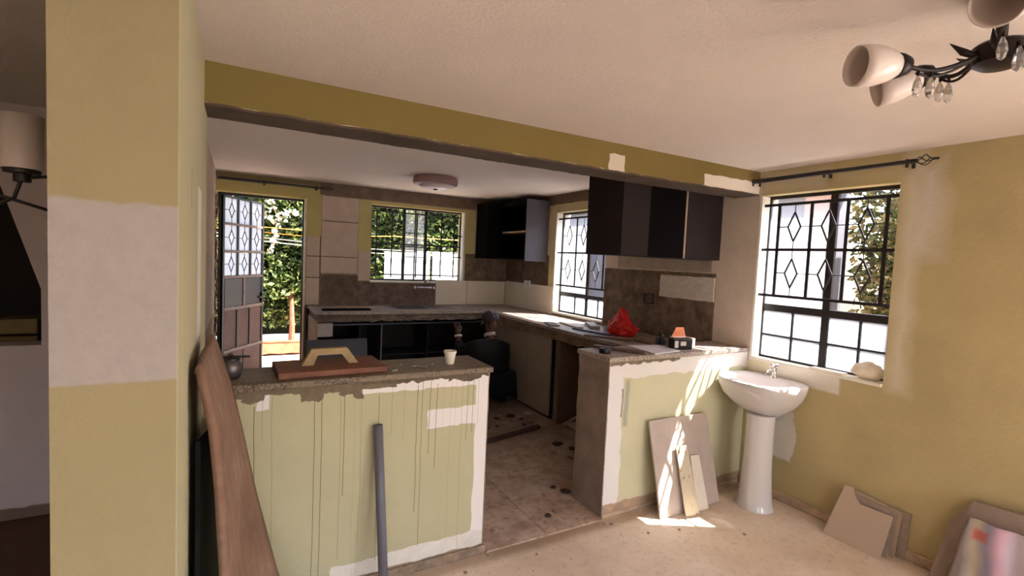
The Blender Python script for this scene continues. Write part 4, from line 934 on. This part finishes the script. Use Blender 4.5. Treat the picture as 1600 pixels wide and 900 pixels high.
J = [(0, .0, .28, (.20, .16)), (0, .05, .44, (.21, .16)), (.01, .11, .58, (.20, .13)), (.025, .15, .665, (.10, .09)), (-.18, .15, .60, .085), (-.23, .35, .53, .062), (-.195, .49, .62, .046), (.21, .17, .59, .075), (.26, .37, .45, .058), (.12, .50, .42, .044)]
jkt = skin('jacket', J, [(0, 1), (1, 2), (2, 3), (2, 4), (4, 5), (5, 6), (2, 7), (7, 8), (8, 9)], m_cloth, pe)
T = [(0, .0, .22, (.19, .15)), (-.13, .04, .24, .11), (-.205, .345, .43, .075), (-.152, .17, .11, .055), (.13, .04, .24, .11), (.225, .345, .43, .075), (.172, .17, .11, .055)]
trs = skin('trousers', T, [(0, 1), (1, 2), (2, 3), (0, 4), (4, 5), (5, 6)], m_trou, pe)
for sx in (-.155, .175):
    b = MB(); b.box(sx-.045, sx+.045, .07, .34, .0, .07, .02, seg=2); b.build('shoe', m_trou, trs, smooth=True, angle=50)
# collar, cap, hand
MB().lathe([(.062, 0), (.066, .02), (.060, .035)], 20, Matrix.Translation((.035, .175, .715)) @ Matrix.Rotation(R(-20), 4, 'X'), cap0=False, cap1=False).build('collar', simple('pale_collar', (176, 164, 162), .8), jkt)
capM = Matrix.Translation((.045, .205, .895)) @ Matrix.Rotation(R(62), 4, 'Z') @ Matrix.Rotation(R(-8), 4, 'X')
HM = Matrix.Translation((.045, .205, 0)) @ Matrix.Rotation(R(62), 4, 'Z') @ Matrix.Translation((-.045, -.205, 0))
cap_ = MB().lathe([(.094, -.005), (.097, .02), (.086, .055), (.056, .08), (.02, .09), (.001, .091)], 24, capM, cap0=False).build('cap', simple('dark_cap', (52, 46, 52), .8), pe, smooth=True)
for a in (-150, -122, -94, -66):   # pale stripes over the crown
    q = MB(); P_ = []
    for i in range(9):
        t = math.pi*(.08+.42*i/8); P_.append(capM @ Vector((.0975*math.cos(t)*math.cos(R(a)), .0975*math.cos(t)*math.sin(R(a)), .0925*math.sin(t)+.0)))
    q.tube(P_, .005, 6); q.build('cap_stripe', simple('pale_cap_stripe', (160, 156, 168), .8), cap_)
q = MB(); q.grid(lambda u, v: capM @ Vector((-.06+.12*u, .085+.075*v*math.sin(math.pi*(.15+.7*u)), .0-.012*v)), 8, 3); solid(q.build('peak', simple('cap_peak', (44, 38, 42), .8), cap_), .004, 0)
fc = MB(); bmesh.ops.create_icosphere(fc.bm, subdivisions=2, radius=.014, matrix=HM @ Matrix.Translation((.045, .297, .838)) @ Matrix.Diagonal((.9, 1.2, 1.3, 1)))
for ex in (-.07, .16): bmesh.ops.create_icosphere(fc.bm, subdivisions=2, radius=.02, matrix=HM @ Matrix.Translation((-.036 if ex < 0 else .126, .205, .84)) @ Matrix.Diagonal((.4, .8, 1.3, 1)))
fc.build('ears_and_nose', m_skin, pe, smooth=True)
eb = MB()
for ex in (.015, .075): bmesh.ops.create_icosphere(eb.bm, subdivisions=2, radius=.009, matrix=HM @ Matrix.Translation((ex, .280, .86)))
eb.build('eyes', simple('eye_white', (200, 190, 180), .3), pe)
# raised left hand with five fingers
hv = [(-.32, .515, .775, .024), (-.322, .525, .81, (.036, .018)), (-.322, .53, .845, (.034, .016))]; he = [(0, 1), (1, 2)]
for k, (dx, ln) in enumerate([(-.030, .040), (-.011, .050), (.009, .048), (.028, .036)]):
    i = len(hv); hv += [(-.322+dx, .535, .862, .0095), (-.322+dx*1.15, .545, .862+ln*.6, .009), (-.322+dx*1.2, .562, .862+ln*.95, .0075)]; he += [(2, i), (i, i+1), (i+1, i+2)]
i = len(hv); hv += [(-.285, .535, .82, .012), (-.268, .55, .845, .010), (-.262, .562, .865, .008)]; he += [(1, i), (i, i+1), (i+1, i+2)]
hv = [(v[0]+.128, v[1], v[2]-.088, v[3]) for v in hv]
skin('hand', hv, he, m_skin, pe)
MB().tube([(-.191, .505, .665), (-.190, .512, .685)], .043, 14).build('cuff', simple('white_cuff', (206, 196, 200), .7), jkt)

# ------------------------------------------------------------------ outside
m_ground = simple('bright_paving', (214, 196, 178), .8, var=.1, scale=5)
struct(MB().box(-6, 12, 6.185, 16, -.12, -.02).build('ground', m_ground), 'pale paved yard outside the back door', 'ground')
struct(MB().box(XW+.2, 12, -8, 6.185, -.12, -.02).build('ground', m_ground), 'pale paved side yard outside the right wall', 'ground')
struct(MB().box(-4.4, XW+.36, -3.9, 6.35, 2.6, 2.72).build('roof_slab', m_plain), 'roof slab over the house', 'roof')
def leafmat(name, cols):
    s = N(name); nz = s.noise(4.5, 5, .7); n2 = s.n('ShaderNodeTexWhiteNoise'); v = s.n('ShaderNodeVectorMath', operation='SNAP'); s.l(s.pos, v.inputs[0]); v.inputs[1].default_value = (.06, .06, .06); s.l(v.outputs[0], n2.inputs[0])
    f = s.math('ADD', s.math('MULTIPLY', nz, .6), s.math('MULTIPLY', n2.outputs[0], .4))
    col = s.ramp(f, [(p, lin(c)) for p, c in cols]); s.b.inputs['Subsurface Weight'].default_value = 0
    s.fin(col, .5, 0, .4); tl = s.n('ShaderNodeBsdfTranslucent'); s.l(col, tl.inputs[0]); mx = s.n('ShaderNodeMixShader'); mx.inputs[0].default_value = .35
    s.l(s.b.outputs[0], mx.inputs[1]); s.l(tl.outputs[0], mx.inputs[2]); s.l(mx.outputs[0], s.out.inputs[0]); return s.m
m_leaf = leafmat('hedge_leaves', [(.30, (24, 34, 16)), (.48, (58, 76, 34)), (.60, (108, 120, 56)), (.74, (168, 172, 100))])
m_leaf2 = leafmat('hedge_leaves_warm', [(.30, (40, 42, 24)), (.45, (84, 92, 48)), (.6, (124, 104, 68)), (.75, (150, 146, 98))])
def leaves(nm, N_, box, mat, size, par, bump=.35, seed=1, axis='y'):
    rg = random.Random(seed); V = []; F = []
    (x0, x1, y0, y1, z0, z1) = box
    for k in range(N_):
        x = rg.uniform(x0, x1); y = rg.uniform(y0, y1); z = rg.uniform(z0, z1)
        if axis == 'y': y = y0+(y1-y0)*rg.random()**1.5+bump*mnoise.noise(Vector((x*1.6, z*1.6, seed)))
        else: x = x0+(x1-x0)*rg.random()**1.5+bump*mnoise.noise(Vector((y*1.6, z*1.6, seed)))
        s_ = size*rg.uniform(.6, 1.3); a = Vector((rg.gauss(0, 1), rg.gauss(0, 1), rg.gauss(0, .7))).normalized(); b_ = a.cross(Vector((rg.gauss(0, 1), rg.gauss(0, 1), rg.gauss(0, 1)))).normalized()*.5
        c = Vector((x, y, z)); i = len(V)
        V += [c-a*s_, c+b_*s_, c+a*s_, c-b_*s_]; F.append((i, i+1, i+2, i+3))
    me = bpy.data.meshes.new(nm); me.from_pydata([tuple(v) for v in V], [], F); me.materials.append(mat); o = bpy.data.objects.new(nm, me); COL.objects.link(o)
    if par: o.parent = par
    o['kind'] = 'stuff'; return o
hg = tag(empty('hedge', (0, 0, 0)), 'tall leafy hedge behind the yard seen through the back door and window', 'hedge')
leaves('foliage', 52000, (-2.5, 5.3, 8.62, 9.15, .30, 4.6), m_leaf, .055, hg, bump=.2, seed=2)
m_core = simple('dark_hedge_core', (26, 30, 16), .95, var=.4, scale=6)  # plain dark backing behind the leaves, painting in the hedge's inner shade
MB().grid(lambda u, v: Vector((-3+8.4*u, 9.25+.15*mnoise.noise(Vector((u*20, v*8, 0))), .1+4.5*v)), 40, 20).build('dark_core', m_core, hg)
m_bark = simple('red_brown_bark', (136, 86, 62), .85, var=.3, scale=10)
for x in (-.9, .76, 1.9, 2.9, 4.1): MB().tube([(x, 8.50, -.02), (x+.01, 8.53, .35), (x, 8.65, .9)], [.05, .04, .03], 8).build('trunk', m_bark, hg)
er = MB().grid(lambda u, v: Vector((-3+8.4*u, 7.95+.42*v, .16*math.sin(math.pi*min(1, v*1.2+.02))+.02*mnoise.noise(Vector((u*60, v*6, 0)))+.05*v)), 120, 10).build('earth_bank', simple('red_earth', (140, 80, 54), .95, var=.25, scale=9, bump=.8)); tag(er, 'strip of red earth at the foot of the back hedge', 'soil')
hg2 = tag(empty('hedge', (0, 0, 0)), 'brownish green hedge outside the living room window', 'hedge')
leaves('foliage', 30000, (5.7, 6.4, -1.5, 2.85, 0, 2.75), m_leaf2, .05, hg2, bump=.2, seed=5, axis='x')
MB().box(6.5, 6.6, -1.5, 2.9, 0, 2.5).build('dark_core', m_core, hg2)
nb = tag(empty('neighbour_house', (5.9, 6.0, 0)), 'white neighbouring house wall with a fascia seen through the right windows', 'house')
m_nb = simple('neighbour_wall_paint', (106, 106, 114), .9, var=.04, scale=2)
MB().box(0, .3, -2.85, 5, 0, 2.55).build('wall', m_nb, nb)
MB().box(-.40, .3, -2.95, 5.1, 2.55, 2.72, .01).build('fascia', simple('fascia_board', (196, 180, 172), .7), nb)
MB().box(-.06, .0, -2.85, -2.55, 0, 2.5, .01).build('corner_pier', simple('neighbour_brick', (190, 150, 132), .9), nb)
# pale hanging vine by the door
m_vine = simple('pale_vine_leaf', (214, 222, 188), .5)
vn = tag(empty('vine', (0, 0, 0)), 'pale leafy vine spray hanging across the open back door', 'vine')
V = []; F = []; rg = random.Random(9)
path = [Vector((-.05, 6.85, 2.12)), Vector((.05, 6.95, 1.98)), Vector((.25, 7.3, 2.05)), Vector((.45, 7.45, 1.92)), Vector((.42, 7.35, 1.70)), Vector((.36, 7.3, 1.5))]
path2 = [Vector((.30, 7.2, 2.3)), Vector((.40, 7.3, 2.1)), Vector((.5, 7.4, 1.98)), Vector((.62, 7.4, 2.06)), Vector((.72, 7.45, 2.04))]
for P_, n_ in ((path, 70), (path2, 60)):
    for k in range(n_):
        t = rg.random()*(len(P_)-1.001); i = int(t); c = P_[i].lerp(P_[i+1], t-i)+Vector((rg.gauss(0, .025), rg.gauss(0, .04), rg.gauss(0, .025)))
        a = Vector((rg.gauss(0, 1), rg.gauss(0, .4), rg.gauss(0, 1))).normalized()*.028; b_ = a.cross(Vector((rg.gauss(0, .3), -1, rg.gauss(0, .3)))).normalized()*.016; i0 = len(V)
        V += [tuple(c-a), tuple(c+b_), tuple(c+a), tuple(c-b_)]; F.append((i0, i0+1, i0+2, i0+3))
me = bpy.data.meshes.new('leaves'); me.from_pydata(V, [], F); me.materials.append(m_vine); o = bpy.data.objects.new('leaves', me); COL.objects.link(o); o.parent = vn; o['kind'] = 'stuff'
q = MB(); q.tube([(-.05, 8.38, 2.7), (-.15, 7.8, 2.5), (-.05, 6.85, 2.12)], .008, 5); q.tube([(.2, 8.38, 2.8), (.25, 8, 2.6), (.30, 7.2, 2.3)], .008, 5); q.tube(path, .005, 5); q.tube(path2, .005, 5); q.build('stem', m_bark, vn)
# clotheslines
for px_, lab in ((-.62, 'left grey post holding the clotheslines in the back yard'), (5.42, 'right grey post holding the clotheslines in the back yard')):
    q = MB(); q.tube([(px_, 7.55, -.02), (px_, 7.55, 2.0)], .03, 10); q.box(px_-.02, px_+.02, 7.45, 7.64, 1.5, 1.9); tag(q.build('clothes_post', m_blk2), lab, 'post')
ropes = [((1.86, 1.83), (230, 170, 60), 'topmost yellow clothesline across the back yard'), ((1.80, 1.735), (226, 160, 50), 'second yellow clothesline, just under the topmost one'),
         ((1.735, 1.64), (236, 226, 214), 'white clothesline slanting below the two yellow ones'), ((1.69, 1.58), (240, 232, 222), 'lowest white clothesline carrying the sheets')]
for k, ((za, zb_), c, lab) in enumerate(ropes):
    pts = [(x, 7.5+.03*k, za+(zb_-za)*min(1, (x+.2)/2.0) - .02*math.sin(math.pi*(x+.6)/6)+(.02 if k == 0 and x > 2 else 0)) for x in [-.6+i*.3 for i in range(21)]]
    tag(MB().tube(pts, .007, 6).build('clothesline', simple('rope_%d' % k, c, .6)), lab, 'clothesline')
m_sh = simple('white_cotton', (240, 238, 238), .85, var=.02)
for x0, x1, lab in ((1.98, 2.72, 'left white sheet hanging on the clothesline outside the back window'), (2.76, 4.1, 'right white sheet hanging on the clothesline outside the back window')):
    def shf(u, v, x0=x0, x1=x1):
        x = x0+(x1-x0)*u; return Vector((x, 7.62+.02*math.sin(x*22)*v, 1.60-v*1.2+.01*math.sin(x*5)))
    o = MB().grid(shf, 60, 10).build('hanging_sheet', m_sh, smooth=True); solid(o, .003, 0); tag(o, lab, 'sheet')
